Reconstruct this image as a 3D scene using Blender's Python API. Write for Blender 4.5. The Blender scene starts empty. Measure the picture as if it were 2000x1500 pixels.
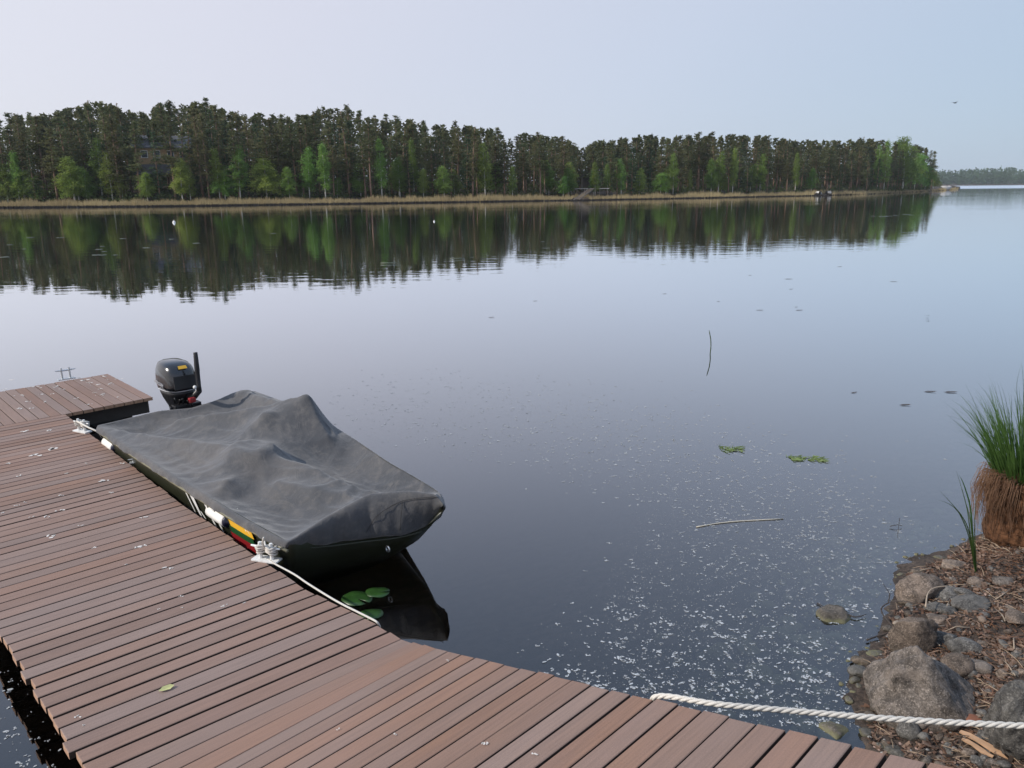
import bpy, bmesh, math, random
import numpy as np
from mathutils import Vector, Matrix, noise
random.seed(7); rng = np.random.default_rng(7)
scene = bpy.context.scene
COL = scene.collection

# ------------------------------------------------------------------ camera
FPX, HC = 1500.0, 2.285
PITCH, ROLL = math.atan((750-368)/1500), 0.0095
_f = np.array([0, math.cos(PITCH), -math.sin(PITCH)])
_r0 = np.array([1.0, 0, 0]); _u0 = np.cross(_r0, _f)
_r = _r0*math.cos(ROLL) - _u0*math.sin(ROLL)
_u = _r0*math.sin(ROLL) + _u0*math.cos(ROLL)
CAM = np.array([0, 0, HC])
cd = bpy.data.cameras.new('camera'); cam = bpy.data.objects.new('camera', cd); COL.objects.link(cam)
cd.sensor_width = 36; cd.lens = 36*FPX/2000; cd.clip_start = 0.05; cd.clip_end = 12000
cam.matrix_world = Matrix(((_r[0], _u[0], -_f[0], 0), (_r[1], _u[1], -_f[1], 0), (_r[2], _u[2], -_f[2], HC), (0, 0, 0, 1)))
scene.camera = cam

# ------------------------------------------------------------------ light
SUN_EL, SUN_AZ = math.radians(37), math.radians(-107)      # azimuth from +Y towards +X
world = bpy.data.worlds.new('World'); scene.world = world; world.use_nodes = True
wn, wl = world.node_tree.nodes, world.node_tree.links
sky = wn.new('ShaderNodeTexSky'); sky.sky_type = 'NISHITA'; sky.sun_disc = False
sky.sun_elevation = SUN_EL; sky.sun_rotation = SUN_AZ
sky.air_density = 1.0; sky.dust_density = 1.2; sky.ozone_density = 1.6; sky.altitude = 100
bg = wn['Background']; bg.inputs['Strength'].default_value = 0.1
# thin bright haze over the blue: palest and faintly lilac towards the sun, bluer away from it
wtc = wn.new('ShaderNodeTexCoord'); wdot = wn.new('ShaderNodeVectorMath'); wdot.operation = 'DOT_PRODUCT'
wl.new(wtc.outputs['Generated'], wdot.inputs[0]); wdot.inputs[1].default_value = (math.sin(SUN_AZ)*math.cos(SUN_EL), math.cos(SUN_AZ)*math.cos(SUN_EL), math.sin(SUN_EL))
wmr = wn.new('ShaderNodeMapRange'); wmr.inputs[1].default_value = -1; wmr.inputs[2].default_value = 1; wl.new(wdot.outputs['Value'], wmr.inputs[0])
wr_ = wn.new('ShaderNodeValToRGB'); we = wr_.color_ramp.elements; we.new(.5); we.new(.5); we.new(.5)
for i_, (p_, c_) in enumerate([(.08, (3.2, 4.4, 5.7)), (.19, (3.75, 4.85, 6.2)), (.36, (5.5, 6.05, 7.3)), (.54, (6.7, 6.75, 7.7)), (1.0, (9.0, 8.7, 8.8))]):
    we[i_].position = p_; we[i_].color = (c_[0]/10, c_[1]/10, c_[2]/10, 1)
wl.new(wmr.outputs[0], wr_.inputs[0])
wsc = wn.new('ShaderNodeVectorMath'); wsc.operation = 'SCALE'; wsc.inputs['Scale'].default_value = 10.0; wl.new(wr_.outputs[0], wsc.inputs[0])
wmx = wn.new('ShaderNodeMix'); wmx.data_type = 'RGBA'; wmx.inputs[0].default_value = .84; wl.new(sky.outputs[0], wmx.inputs[6]); wl.new(wsc.outputs[0], wmx.inputs[7])
wsz = wn.new('ShaderNodeSeparateXYZ'); wl.new(wtc.outputs['Generated'], wsz.inputs[0])
wz = wn.new('ShaderNodeMapRange'); wz.interpolation_type = 'SMOOTHSTEP'; wz.inputs[1].default_value = .2; wz.inputs[2].default_value = .7; wz.inputs[4].default_value = .8; wl.new(wsz.outputs[2], wz.inputs[0])
wm2 = wn.new('ShaderNodeMix'); wm2.data_type = 'RGBA'; wl.new(wz.outputs[0], wm2.inputs[0]); wl.new(wmx.outputs[2], wm2.inputs[6]); wm2.inputs[7].default_value = (2.9, 4.4, 6.9, 1)
wl.new(wm2.outputs[2], bg.inputs[0])
sd_ = bpy.data.lights.new('sun', 'SUN'); sun = bpy.data.objects.new('sun', sd_); COL.objects.link(sun)
sd_.energy = 3.3; sd_.angle = math.radians(0.8); sd_.color = (1.0, 0.93, 0.84)
sv = Vector((math.sin(SUN_AZ)*math.cos(SUN_EL), math.cos(SUN_AZ)*math.cos(SUN_EL), math.sin(SUN_EL)))
sun.rotation_euler = sv.to_track_quat('Z', 'Y').to_euler()
vs = scene.view_settings; vs.view_transform = 'Standard'; vs.look = 'None'; vs.gamma = 1; vs.exposure = 0.22; vs.use_curve_mapping = False
scene.render.engine = 'CYCLES'
scene.cycles.max_bounces = 8; scene.cycles.transparent_max_bounces = 12

# ------------------------------------------------------------------ measuring helpers
def px(x, y, z=0.0):
    d = (x-1000)/FPX*_r - (y-750)/FPX*_u + _f
    return CAM + (z-HC)/d[2]*d
def pd(x, y, Y):
    d = (x-1000)/FPX*_r - (y-750)/FPX*_u + _f
    return CAM + d*Y/d[1]
def z_for(x, y, py):            # height above (x,y) that reaches photo row py
    a = 750-py; v0 = np.array([x, y, -HC])
    # a*(v.f) = F*(v.u)
    return (a*(v0@_f) - FPX*(v0@_u)) / (FPX*_u[2] - a*_f[2])
def proj(p):
    v = np.array(p)-CAM
    return 1000+FPX*(v@_r)/(v@_f), 750-FPX*(v@_u)/(v@_f)

# ------------------------------------------------------------------ object helpers
def tag(o, label=None, cat=None, group=None, kind=None):
    if label: o['label'] = label
    if cat: o['category'] = cat
    if group: o['group'] = group
    if kind: o['kind'] = kind
    return o
def empty(name, loc=(0, 0, 0), rot=(0, 0, 0)):
    o = bpy.data.objects.new(name, None); COL.objects.link(o); o.location = loc; o.rotation_euler = rot
    o.empty_display_size = 0.2
    return o
def link(name, me, parent=None, m=None):
    o = bpy.data.objects.new(name, me); COL.objects.link(o)
    if m and not me.materials: me.materials.append(m)
    if parent: o.parent = parent
    return o
def mesh(name, V, F, m=None, smooth=False):
    me = bpy.data.meshes.new(name); me.from_pydata([tuple(map(float, v)) for v in V], [], F)
    if m: me.materials.append(m)
    if smooth: me.polygons.foreach_set('use_smooth', [True]*len(me.polygons))
    me.update(); return me
def fast_mesh(name, V, F, m=None, smooth=False):
    """V (n,3) array, F (k,3|4) int array"""
    V = np.asarray(V, dtype=np.float32); F = np.asarray(F, dtype=np.int32); k = F.shape[1]
    me = bpy.data.meshes.new(name); me.vertices.add(len(V)); me.vertices.foreach_set('co', V.ravel())
    me.loops.add(F.size); me.loops.foreach_set('vertex_index', F.ravel())
    me.polygons.add(len(F)); me.polygons.foreach_set('loop_start', np.arange(0, F.size, k, dtype=np.int32))
    me.polygons.foreach_set('loop_total', np.full(len(F), k, dtype=np.int32))
    if smooth: me.polygons.foreach_set('use_smooth', np.ones(len(F), dtype=bool))
    if m: me.materials.append(m)
    me.update(calc_edges=True); me.validate(); return me
class MB:
    def __init__(s): s.V = []; s.F = []
    def add(s, V, F):
        n = len(s.V); s.V += [tuple(map(float, v)) for v in V]; s.F += [tuple(i+n for i in f) for f in F]; return s
    def box(s, c, size, R=None):
        x, y, z = [a/2 for a in size]
        V = [(-x,-y,-z),(x,-y,-z),(x,y,-z),(-x,y,-z),(-x,-y,z),(x,-y,z),(x,y,z),(-x,y,z)]
        V = [Vector(v) for v in V]
        if R is not None: V = [R @ v for v in V]
        V = [v+Vector(c) for v in V]
        return s.add(V, [(0,3,2,1),(4,5,6,7),(0,1,5,4),(1,2,6,5),(2,3,7,6),(3,0,4,7)])
    def tube(s, pts, r, n=8, caps=True):
        pts = [Vector(p) for p in pts]; rs = r if hasattr(r, '__len__') else [r]*len(pts)
        rings = []; up = None
        for i, p in enumerate(pts):
            t = (pts[min(i+1, len(pts)-1)]-pts[max(i-1, 0)])
            if t.length < 1e-9: t = Vector((0,0,1))
            t.normalize()
            if up is None:
                up = Vector((0,0,1)) if abs(t.z) < .9 else Vector((1,0,0))
            b = t.cross(up).normalized(); up = b.cross(t).normalized()
            rings.append([p + rs[i]*(math.cos(2*math.pi*k/n)*up + math.sin(2*math.pi*k/n)*b) for k in range(n)])
        V = [v for ring in rings for v in ring]; F = []
        for i in range(len(pts)-1):
            for k in range(n):
                a = i*n+k; b_ = i*n+(k+1) % n
                F.append((a, b_, b_+n, a+n))
        if caps: F.append(tuple(range(n-1, -1, -1))); F.append(tuple(range((len(pts)-1)*n, len(pts)*n)))
        return s.add(V, F)
    def loft(s, rings, caps=True):
        n = len(rings[0]); V = [v for r in rings for v in r]; F = []
        for i in range(len(rings)-1):
            for k in range(n):
                a = i*n+k; b = i*n+(k+1) % n; F.append((a, b, b+n, a+n))
        if caps: F.append(tuple(range(n-1, -1, -1))); F.append(tuple(range((len(rings)-1)*n, len(rings)*n)))
        return s.add(V, F)
    def build(s, name, m, parent=None, smooth=False, bevel=0):
        me = mesh(name, s.V, s.F, m, smooth)
        if bevel:
            bm = bmesh.new(); bm.from_mesh(me)
            bmesh.ops.bevel(bm, geom=[e for e in bm.edges if e.is_manifold and e.calc_face_angle(0) > .6], offset=bevel, segments=2, affect='EDGES', profile=.6)
            bm.to_mesh(me); bm.free()
            if smooth: me.polygons.foreach_set('use_smooth', [True]*len(me.polygons))
        return link(name, me, parent)

# ------------------------------------------------------------------ materials
def mat(name):
    m = bpy.data.materials.new(name); m.use_nodes = True; nt = m.node_tree
    return m, nt.nodes, nt.links, nt.nodes['Principled BSDF']
def nz(N, L, vec, scale, detail=3, rough=.55, dist=0):
    t = N.new('ShaderNodeTexNoise'); t.inputs['Scale'].default_value = scale; t.inputs['Detail'].default_value = detail
    t.inputs['Roughness'].default_value = rough; t.inputs['Distortion'].default_value = dist
    if vec is not None: L.new(vec, t.inputs['Vector'])
    return t
def mapping(N, L, src, scale=(1,1,1), rot=(0,0,0)):
    mp = N.new('ShaderNodeMapping'); mp.inputs['Scale'].default_value = scale; mp.inputs['Rotation'].default_value = rot
    L.new(src, mp.inputs['Vector']); return mp.outputs[0]
def ramp(N, L, src, stops):
    r = N.new('ShaderNodeValToRGB'); e = r.color_ramp.elements
    while len(e) < len(stops): e.new(.5)
    for i, (p, c) in enumerate(stops):
        e[i].position = p; e[i].color = (*c, 1) if len(c) == 3 else c
    L.new(src, r.inputs[0]); return r.outputs[0]
def mix(N, L, fac, a, b, mode='MIX'):
    x = N.new('ShaderNodeMix'); x.data_type = 'RGBA'; x.blend_type = mode
    if hasattr(fac, 'links'): L.new(fac, x.inputs[0])
    else: x.inputs[0].default_value = fac
    for s, i in ((a, 6), (b, 7)):
        if hasattr(s, 'links'): L.new(s, x.inputs[i])
        else: x.inputs[i].default_value = (*s, 1)
    return x.outputs[2]
def mth(N, L, op, a, b=None, c=None, clamp=False):
    x = N.new('ShaderNodeMath'); x.operation = op; x.use_clamp = clamp
    for i, s in enumerate((a, b, c)):
        if s is None: continue
        if hasattr(s, 'links'): L.new(s, x.inputs[i])
        else: x.inputs[i].default_value = s
    return x.outputs[0]
def bump(N, L, P, h, strength=.3, dist=.01):
    b = N.new('ShaderNodeBump'); b.inputs['Strength'].default_value = strength; b.inputs['Distance'].default_value = dist
    L.new(h, b.inputs['Height']); L.new(b.outputs[0], P.inputs['Normal']); return b
def simple(name, col, rough=.6, metal=0, var=.15, scale=20, spec=.5, bmp=0):
    m, N, L, P = mat(name); tc = N.new('ShaderNodeTexCoord')
    n = nz(N, L, tc.outputs['Object'], scale, 4)
    lo = tuple(c*(1-var) for c in col); hi = tuple(min(1, c*(1+var)) for c in col)
    L.new(ramp(N, L, n.outputs[0], [(.3, lo), (.7, hi)]), P.inputs['Base Color'])
    P.inputs['Roughness'].default_value = rough; P.inputs['Metallic'].default_value = metal; P.inputs['Specular IOR Level'].default_value = spec
    if bmp: bump(N, L, P, n.outputs[0], .5, bmp)
    return m
def leafmat(name, c1, c2, trans=.35, rough=.65, oscale=.35):
    m, N, L, P = mat(name); tc = N.new('ShaderNodeTexCoord'); oi = N.new('ShaderNodeObjectInfo')
    n = nz(N, L, tc.outputs['Object'], oscale, 3)
    c = ramp(N, L, n.outputs[0], [(.32, c1), (.68, c2)])
    n2 = nz(N, L, tc.outputs['Object'], oscale*14, 2)
    c = mix(N, L, mth(N, L, 'MULTIPLY', n2.outputs[0], .5), c, tuple(x*.55 for x in c1))
    h = N.new('ShaderNodeHueSaturation'); L.new(c, h.inputs['Color'])
    L.new(mth(N, L, 'MULTIPLY_ADD', mth(N, L, 'FRACT', mth(N, L, 'MULTIPLY', oi.outputs['Random'], 7.7)), .065, .455), h.inputs['Hue'])
    L.new(mth(N, L, 'MULTIPLY_ADD', oi.outputs['Random'], .6, .7), h.inputs['Value'])
    L.new(h.outputs[0], P.inputs['Base Color']); P.inputs['Roughness'].default_value = rough
    P.inputs['Specular IOR Level'].default_value = .25
    T = N.new('ShaderNodeBsdfTranslucent'); L.new(h.outputs[0], T.inputs[0])
    mx = N.new('ShaderNodeMixShader'); mx.inputs[0].default_value = trans
    L.new(P.outputs[0], mx.inputs[1]); L.new(T.outputs[0], mx.inputs[2])
    L.new(mx.outputs[0], N['Material Output'].inputs[0]); return m

# deck boards: grain along local X, tone differs board by board
def deckmat(name, base, warm, dark):
    m, N, L, P = mat(name); tc = N.new('ShaderNodeTexCoord'); oi = N.new('ShaderNodeObjectInfo')
    off = N.new('ShaderNodeVectorMath'); off.operation = 'ADD'; L.new(tc.outputs['Object'], off.inputs[0])
    cb = N.new('ShaderNodeCombineXYZ'); L.new(mth(N, L, 'MULTIPLY', oi.outputs['Random'], 40), cb.inputs[0]); L.new(mth(N, L, 'MULTIPLY', oi.outputs['Random'], 71), cb.inputs[1])
    L.new(cb.outputs[0], off.inputs[1]); v = off.outputs[0]
    g = nz(N, L, mapping(N, L, v, (2.5, 60, 60)), 1.6, 5, .6, .4)
    w = nz(N, L, mapping(N, L, v, (1.3, 4, 4)), 1.3, 3)
    fine = nz(N, L, v, 230, 3, .7)
    c = ramp(N, L, w.outputs[0], [(.3, base), (.72, warm)])
    sel = ramp(N, L, oi.outputs['Random'], [(0, (0, 0, 0)), (.5, (.25,)*3), (.8, (.5,)*3), (1, (1, 1, 1))])
    c = mix(N, L, mth(N, L, 'MULTIPLY', sel, .55), c, warm)
    c = mix(N, L, ramp(N, L, g.outputs[0], [(.38, (.32,)*3), (.6, (0,)*3)]), c, dark)
    c = mix(N, L, ramp(N, L, fine.outputs[0], [(.56, (0,)*3), (.7, (.45,)*3)]), c, tuple(x*1.7 for x in base))
    c = mix(N, L, ramp(N, L, fine.outputs[0], [(.3, (.5,)*3), (.42, (0,)*3)]), c, tuple(x*.5 for x in dark))
    wet = nz(N, L, N.new('ShaderNodeNewGeometry').outputs['Position'], 1.1, 4)
    c = mix(N, L, ramp(N, L, wet.outputs[0], [(.45, (0,)*3), (.62, (.28,)*3)]), c, tuple(x*1.25 for x in (base[0]*.95, base[1], base[2]*1.05)))
    h = N.new('ShaderNodeHueSaturation'); L.new(c, h.inputs['Color'])
    r2 = mth(N, L, 'FRACT', mth(N, L, 'MULTIPLY', oi.outputs['Random'], 17.3))
    L.new(mth(N, L, 'MULTIPLY_ADD', r2, .19, .90), h.inputs['Value'])
    r3 = mth(N, L, 'FRACT', mth(N, L, 'MULTIPLY', oi.outputs['Random'], 53.1))
    L.new(mth(N, L, 'MULTIPLY_ADD', r3, .38, .86), h.inputs['Saturation'])
    L.new(h.outputs[0], P.inputs['Base Color']); P.inputs['Roughness'].default_value = .62
    P.inputs['Specular IOR Level'].default_value = .35
    hh = mth(N, L, 'ADD', mth(N, L, 'MULTIPLY', g.outputs[0], .6), mth(N, L, 'MULTIPLY', fine.outputs[0], .5))
    bump(N, L, P, hh, .35, .0016); return m
M_deck = deckmat('weathered_deck_board', (.232, .158, .130), (.252, .164, .126), (.118, .082, .068))
M_deck2 = deckmat('ramp_deck_board', (.228, .154, .125), (.250, .161, .121), (.118, .082, .068))
M_side = simple('gap_shade_board_side', (.035, .022, .016), .9, 0, .3, 20)  # shade of the gaps painted dark onto board sides and undersides
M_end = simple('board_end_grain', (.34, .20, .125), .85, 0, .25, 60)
M_bearer = simple('dark_bearer_timber', (.03, .024, .02), .8)
M_float = simple('black_float', (.012, .012, .014), .55)
M_galv = simple('galvanised_steel', (.55, .57, .58), .45, .7, .12, 30)
M_white = simple('white_painted_metal', (.72, .72, .70), .5, 0, .1, 40)
M_rope = simple('white_rope_fibre', (.56, .53, .48), .9, 0, .18, 300, .2, .0008)
M_fender = simple('white_vinyl', (.80, .78, .74), .35, 0, .06, 12)
M_navy = simple('navy_vinyl', (.012, .014, .035), .35, 0, .1, 20)
M_poo = simple('pale_dropping', (.62, .58, .54), .9, 0, .15, 60)
M_hull = simple('olive_hull_paint', (.026, .028, .016), .38, 0, .12, 8)
M_rail = simple('olive_rub_rail', (.15, .14, .09), .45, 0, .15, 12)
M_blackp = simple('matt_black_plastic', (.010, .010, .012), .42, 0, .2, 20)
M_steel = simple('bright_steel', (.6, .6, .6), .3, .9, .1, 20)
def flat(name, c, rough=.45):
    m, N, L, P = mat(name); P.inputs['Base Color'].default_value = (*c, 1); P.inputs['Roughness'].default_value = rough; return m
M_yel = flat('decal_yellow', (.75, .42, .03)); M_grn = flat('decal_green', (.01, .07, .02)); M_red = flat('decal_red', (.26, .012, .016)); M_wht = flat('decal_white', (.7, .7, .68))
M_sil = flat('decal_silver', (.45, .45, .47), .35)
M_cowl, N, L, P = mat('gloss_black_cowl'); P.inputs['Base Color'].default_value = (.006, .006, .008, 1); P.inputs['Roughness'].default_value = .22
P.inputs['Coat Weight'].default_value = .8; P.inputs['Coat Roughness'].default_value = .12

# canvas of the boat cover
M_canvas, N, L, P = mat('charcoal_canvas'); tc = N.new('ShaderNodeTexCoord'); v = tc.outputs['Object']
a = nz(N, L, v, 1.5, 5, .6, .3); b = nz(N, L, v, 14, 4, .65); w1 = nz(N, L, mapping(N, L, v, (1, 1, 1)), 420, 2, .6)
c = ramp(N, L, a.outputs[0], [(.3, (.046, .049, .056)), (.5, (.070, .070, .074)), (.72, (.100, .092, .088))])
c = mix(N, L, ramp(N, L, b.outputs[0], [(.50, (0,)*3), (.70, (.6,)*3)]), c, (.120, .112, .108))
st = nz(N, L, v, 3.2, 6, .7, 1.5); c = mix(N, L, ramp(N, L, st.outputs[0], [(.55, (0,)*3), (.60, (.35,)*3), (.63, (.10,)*3), (.75, (.3,)*3)]), c, (.135, .125, .115))
c = mix(N, L, ramp(N, L, w1.outputs[0], [(.55, (0,)*3), (.8, (.35,)*3)]), c, (.13, .125, .12))
L.new(c, P.inputs['Base Color']); P.inputs['Roughness'].default_value = .88; P.inputs['Specular IOR Level'].default_value = .3
P.inputs['Sheen Weight'].default_value = .25; P.inputs['Sheen Roughness'].default_value = .5
wr = nz(N, L, mapping(N, L, v, (5, 9, 6), (0, 0, .5)), 1.0, 5, .6, 1.2)
hh = mth(N, L, 'ADD', mth(N, L, 'MULTIPLY', wr.outputs[0], .8), mth(N, L, 'MULTIPLY', b.outputs[0], .25))
hh = mth(N, L, 'ADD', hh, mth(N, L, 'MULTIPLY', w1.outputs[0], .04))
bump(N, L, P, hh, .6, .022)
M_seam = flat('dark_seam_tape', (.03, .03, .032), .9)

# rock
def rockmat(name, c1, c2, c3, algae=True):
    m, N, L, P = mat(name); tc = N.new('ShaderNodeTexCoord'); oi = N.new('ShaderNodeObjectInfo')
    geo = N.new('ShaderNodeNewGeometry'); v = geo.outputs['Position']
    a = nz(N, L, v, 6, 6, .7, .3); b = nz(N, L, v, 38, 5, .7); d = nz(N, L, v, 140, 3, .7)
    c = ramp(N, L, a.outputs[0], [(.3, c1), (.5, c2), (.68, c3)])
    c = mix(N, L, ramp(N, L, b.outputs[0], [(.36, (.75,)*3), (.5, (0,)*3)]), c, tuple(x*.4 for x in c1))
    c = mix(N, L, ramp(N, L, b.outputs[0], [(.54, (0,)*3), (.68, (.7,)*3)]), c, tuple(min(1, x*1.5) for x in c3))
    c = mix(N, L, ramp(N, L, d.outputs[0], [(.35, (.6,)*3), (.5, (0,)*3)]), c, tuple(x*.45 for x in c1))
    c = mix(N, L, ramp(N, L, d.outputs[0], [(.56, (0,)*3), (.66, (.7,)*3)]), c, tuple(x*1.9 for x in c3))
    big_ = nz(N, L, v, 11, 4, .6, .6); c = mix(N, L, ramp(N, L, big_.outputs[0], [(.5, (0,)*3), (.62, (.55,)*3)]), c, tuple(x*1.7 for x in c2))
    c = mix(N, L, ramp(N, L, big_.outputs[0], [(.34, (.6,)*3), (.44, (0,)*3)]), c, tuple(x*.5 for x in c1))
    if algae:
        sx = N.new('ShaderNodeSeparateXYZ'); L.new(v, sx.inputs[0])
        zz = mth(N, L, 'MULTIPLY_ADD', b.outputs[0], .05, mth(N, L, 'ADD', sx.outputs[2], -.03))
        k = ramp(N, L, mth(N, L, 'MULTIPLY_ADD', zz, 8, .5), [(.30, (.85,)*3), (.50, (.85,)*3), (.62, (0,)*3)])
        c = mix(N, L, k, c, (.20, .19, .09))
        damp = ramp(N, L, mth(N, L, 'MULTIPLY_ADD', zz, 6, .3), [(.35, (.5,)*3), (.75, (0,)*3)])
        c = mix(N, L, damp, c, (.05, .045, .03))
    h = N.new('ShaderNodeHueSaturation'); L.new(c, h.inputs['Color'])
    L.new(mth(N, L, 'MULTIPLY_ADD', oi.outputs['Random'], .5, .75), h.inputs['Value']); L.new(h.outputs[0], P.inputs['Base Color'])
    P.inputs['Roughness'].default_value = .85
    bump(N, L, P, mth(N, L, 'ADD', b.outputs[0], mth(N, L, 'MULTIPLY', d.outputs[0], .4)), .7, .012); return m
M_rock = rockmat('rough_granite', (.070, .057, .047), (.125, .103, .086), (.185, .158, .136))
M_rockg = rockmat('grey_stone', (.055, .050, .045), (.100, .093, .084), (.155, .145, .130))
M_rockb = rockmat('brown_stone', (.080, .058, .042), (.130, .098, .075), (.19, .15, .12))
M_chip = {}
for nm, cc in (('bark', (.10, .055, .036)), ('litter', (.165, .110, .080)), ('straw', (.27, .20, .14)), ('pebble_grey', (.20, .19, .18)), ('pebble_pink', (.27, .19, .16)), ('dark_bark', (.035, .024, .018)), ('needles', (.15, .075, .040))):
    M_chip[nm] = simple('shore_'+nm, cc, .85, 0, .5, 25, .3)
M_twig = simple('twig_bark', (.045, .035, .03), .8, 0, .3, 30)
M_paletwig = simple('pale_twig', (.30, .24, .18), .8, 0, .3, 30)

# near ground
M_soil, N, L, P = mat('shore_soil'); geo = N.new('ShaderNodeNewGeometry'); v = geo.outputs['Position']
a = nz(N, L, v, 5, 6, .7); b = nz(N, L, v, 45, 5, .75); vo = N.new('ShaderNodeTexVoronoi'); vo.inputs['Scale'].default_value = 22; L.new(v, vo.inputs[0])
c = ramp(N, L, a.outputs[0], [(.32, (.030, .022, .017)), (.5, (.070, .050, .038)), (.7, (.125, .092, .070))])
c = mix(N, L, ramp(N, L, b.outputs[0], [(.38, (.85,)*3), (.52, (0,)*3)]), c, (.018, .012, .009))
c = mix(N, L, ramp(N, L, b.outputs[0], [(.56, (0,)*3), (.7, (.6,)*3)]), c, (.23, .15, .10))
sx = N.new('ShaderNodeSeparateXYZ'); L.new(v, sx.inputs[0])
uw = ramp(N, L, mth(N, L, 'MULTIPLY_ADD', sx.outputs[2], 4, .5), [(.42, (1,)*3), (.52, (0,)*3)])
pb = N.new('ShaderNodeTexVoronoi'); pb.inputs['Scale'].default_value = 9; L.new(v, pb.inputs[0])
bedc = ramp(N, L, a.outputs[0], [(.3, (.045, .040, .028)), (.6, (.10, .088, .062))])
bedc = mix(N, L, ramp(N, L, pb.outputs['Distance'], [(.25, (.55,)*3), (.6, (0,)*3)]), bedc, (.16, .135, .11))
c = mix(N, L, uw, c, bedc)
L.new(c, P.inputs['Base Color']); P.inputs['Roughness'].default_value = .95
bump(N, L, P, mth(N, L, 'ADD', b.outputs[0], a.outputs[0]), .8, .03)

M_floor = simple('forest_floor', (.060, .042, .028), .95, 0, .4, .35)
M_reed = leafmat('dry_reeds', (.30, .215, .125), (.44, .33, .20), .3, .8, .08)
M_pine = leafmat('pine_needles', (.090, .116, .046), (.172, .178, .078), .42)
M_spruce = leafmat('spruce_needles', (.050, .090, .045), (.095, .135, .060), .35)
M_birch = leafmat('birch_leaves', (.16, .28, .055), (.27, .41, .11), .5)
M_bush = leafmat('bush_leaves', (.045, .085, .028), (.085, .14, .045), .35)
M_bark = simple('pine_bark', (.20, .125, .085), .9, 0, .35, 1.5)
M_bark2 = simple('birch_bark', (.48, .46, .42), .8, 0, .35, 3.0)
M_far = leafmat('distant_foliage', (.030, .066, .030), (.060, .110, .040), .2, .7, .05)

# ------------------------------------------------------------------ water
M_water = bpy.data.materials.new('lake_water'); M_water.use_nodes = True; N, L = M_water.node_tree.nodes, M_water.node_tree.links
for n in list(N): N.remove(n)
out = N.new('ShaderNodeOutputMaterial'); geo = N.new('ShaderNodeNewGeometry'); v = geo.outputs['Position']
r1 = nz(N, L, mapping(N, L, v, (.55, 1.9, 1)), 1.0, 2, .5, .2)
r2 = nz(N, L, mapping(N, L, v, (1.3, 5.0, 1), (0, 0, .12)), 1.0, 2, .5)
r3 = nz(N, L, mapping(N, L, v, (.04, .09, 1)), 1.0, 2, .5)
hh = mth(N, L, 'ADD', mth(N, L, 'MULTIPLY', r1.outputs[0], 1.0), mth(N, L, 'MULTIPLY', r2.outputs[0], .28))
sx = N.new('ShaderNodeSeparateXYZ'); L.new(v, sx.inputs[0])
zone = ramp(N, L, mth(N, L, 'DIVIDE', sx.outputs[1], 100), [(.06, (.08,)*3), (.14, (.55,)*3), (.22, (1.0,)*3), (.6, (1.0,)*3), (1.0, (1.0,)*3)])
patch = ramp(N, L, r3.outputs[0], [(.35, (.35,)*3), (.65, (1,)*3)])
zone = mth(N, L, 'MULTIPLY', zone, mth(N, L, 'MULTIPLY_ADD', mth(N, L, 'DIVIDE', sx.outputs[1], 100, None, True), 1.2, 1.0))
hh = mth(N, L, 'MULTIPLY', hh, mth(N, L, 'MULTIPLY', zone, patch))
bp = N.new('ShaderNodeBump'); bp.inputs['Strength'].default_value = 1.0; bp.inputs['Distance'].default_value = .0036; L.new(hh, bp.inputs['Height'])
gl = N.new('ShaderNodeBsdfGlossy'); gl.inputs['Color'].default_value = (.97, .98, 1, 1); L.new(bp.outputs[0], gl.inputs['Normal'])
L.new(ramp(N, L, mth(N, L, 'DIVIDE', sx.outputs[1], 1000), [(.0, (.0,)*3), (.36, (.01,)*3), (.47, (.28,)*3), (.95, (.28,)*3)]), gl.inputs['Roughness'])
tr = N.new('ShaderNodeBsdfTransparent'); tr.inputs['Color'].default_value = (1, 1, 1, 1)
fr = N.new('ShaderNodeFresnel'); fr.inputs['IOR'].default_value = 1.33
ff = mth(N, L, 'SUBTRACT', 1.0, mth(N, L, 'POWER', mth(N, L, 'SUBTRACT', 1.0, fr.outputs[0]), 3.3))
mx = N.new('ShaderNodeMixShader'); L.new(ff, mx.inputs[0]); L.new(tr.outputs[0], mx.inputs[1]); L.new(gl.outputs[0], mx.inputs[2]); L.new(mx.outputs[0], out.inputs['Surface'])
va = N.new('ShaderNodeVolumeAbsorption'); va.inputs['Color'].default_value = (.62, .50, .34, 1); va.inputs['Density'].default_value = 1.5
L.new(va.outputs[0], out.inputs['Volume'])
b = MB(); b.box((0, 800, -5), (7000, 7000, 10)); w = b.build('lake_water', M_water); tag(w, kind='structure')

M_haze = bpy.data.materials.new('haze'); M_haze.use_nodes = True; N, L = M_haze.node_tree.nodes, M_haze.node_tree.links
for n in list(N): N.remove(n)
out = N.new('ShaderNodeOutputMaterial'); pv = N.new('ShaderNodeVolumePrincipled'); pv.inputs['Color'].default_value = (.86, .93, 1, 1); pv.inputs['Density'].default_value = .00015
L.new(pv.outputs[0], out.inputs['Volume'])
b = MB(); b.box((0, 800, 28), (7100, 7100, 80)); w = b.build('haze', M_haze); tag(w, 'thin pale summer haze over the lake and shores', 'haze', kind='stuff')
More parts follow.
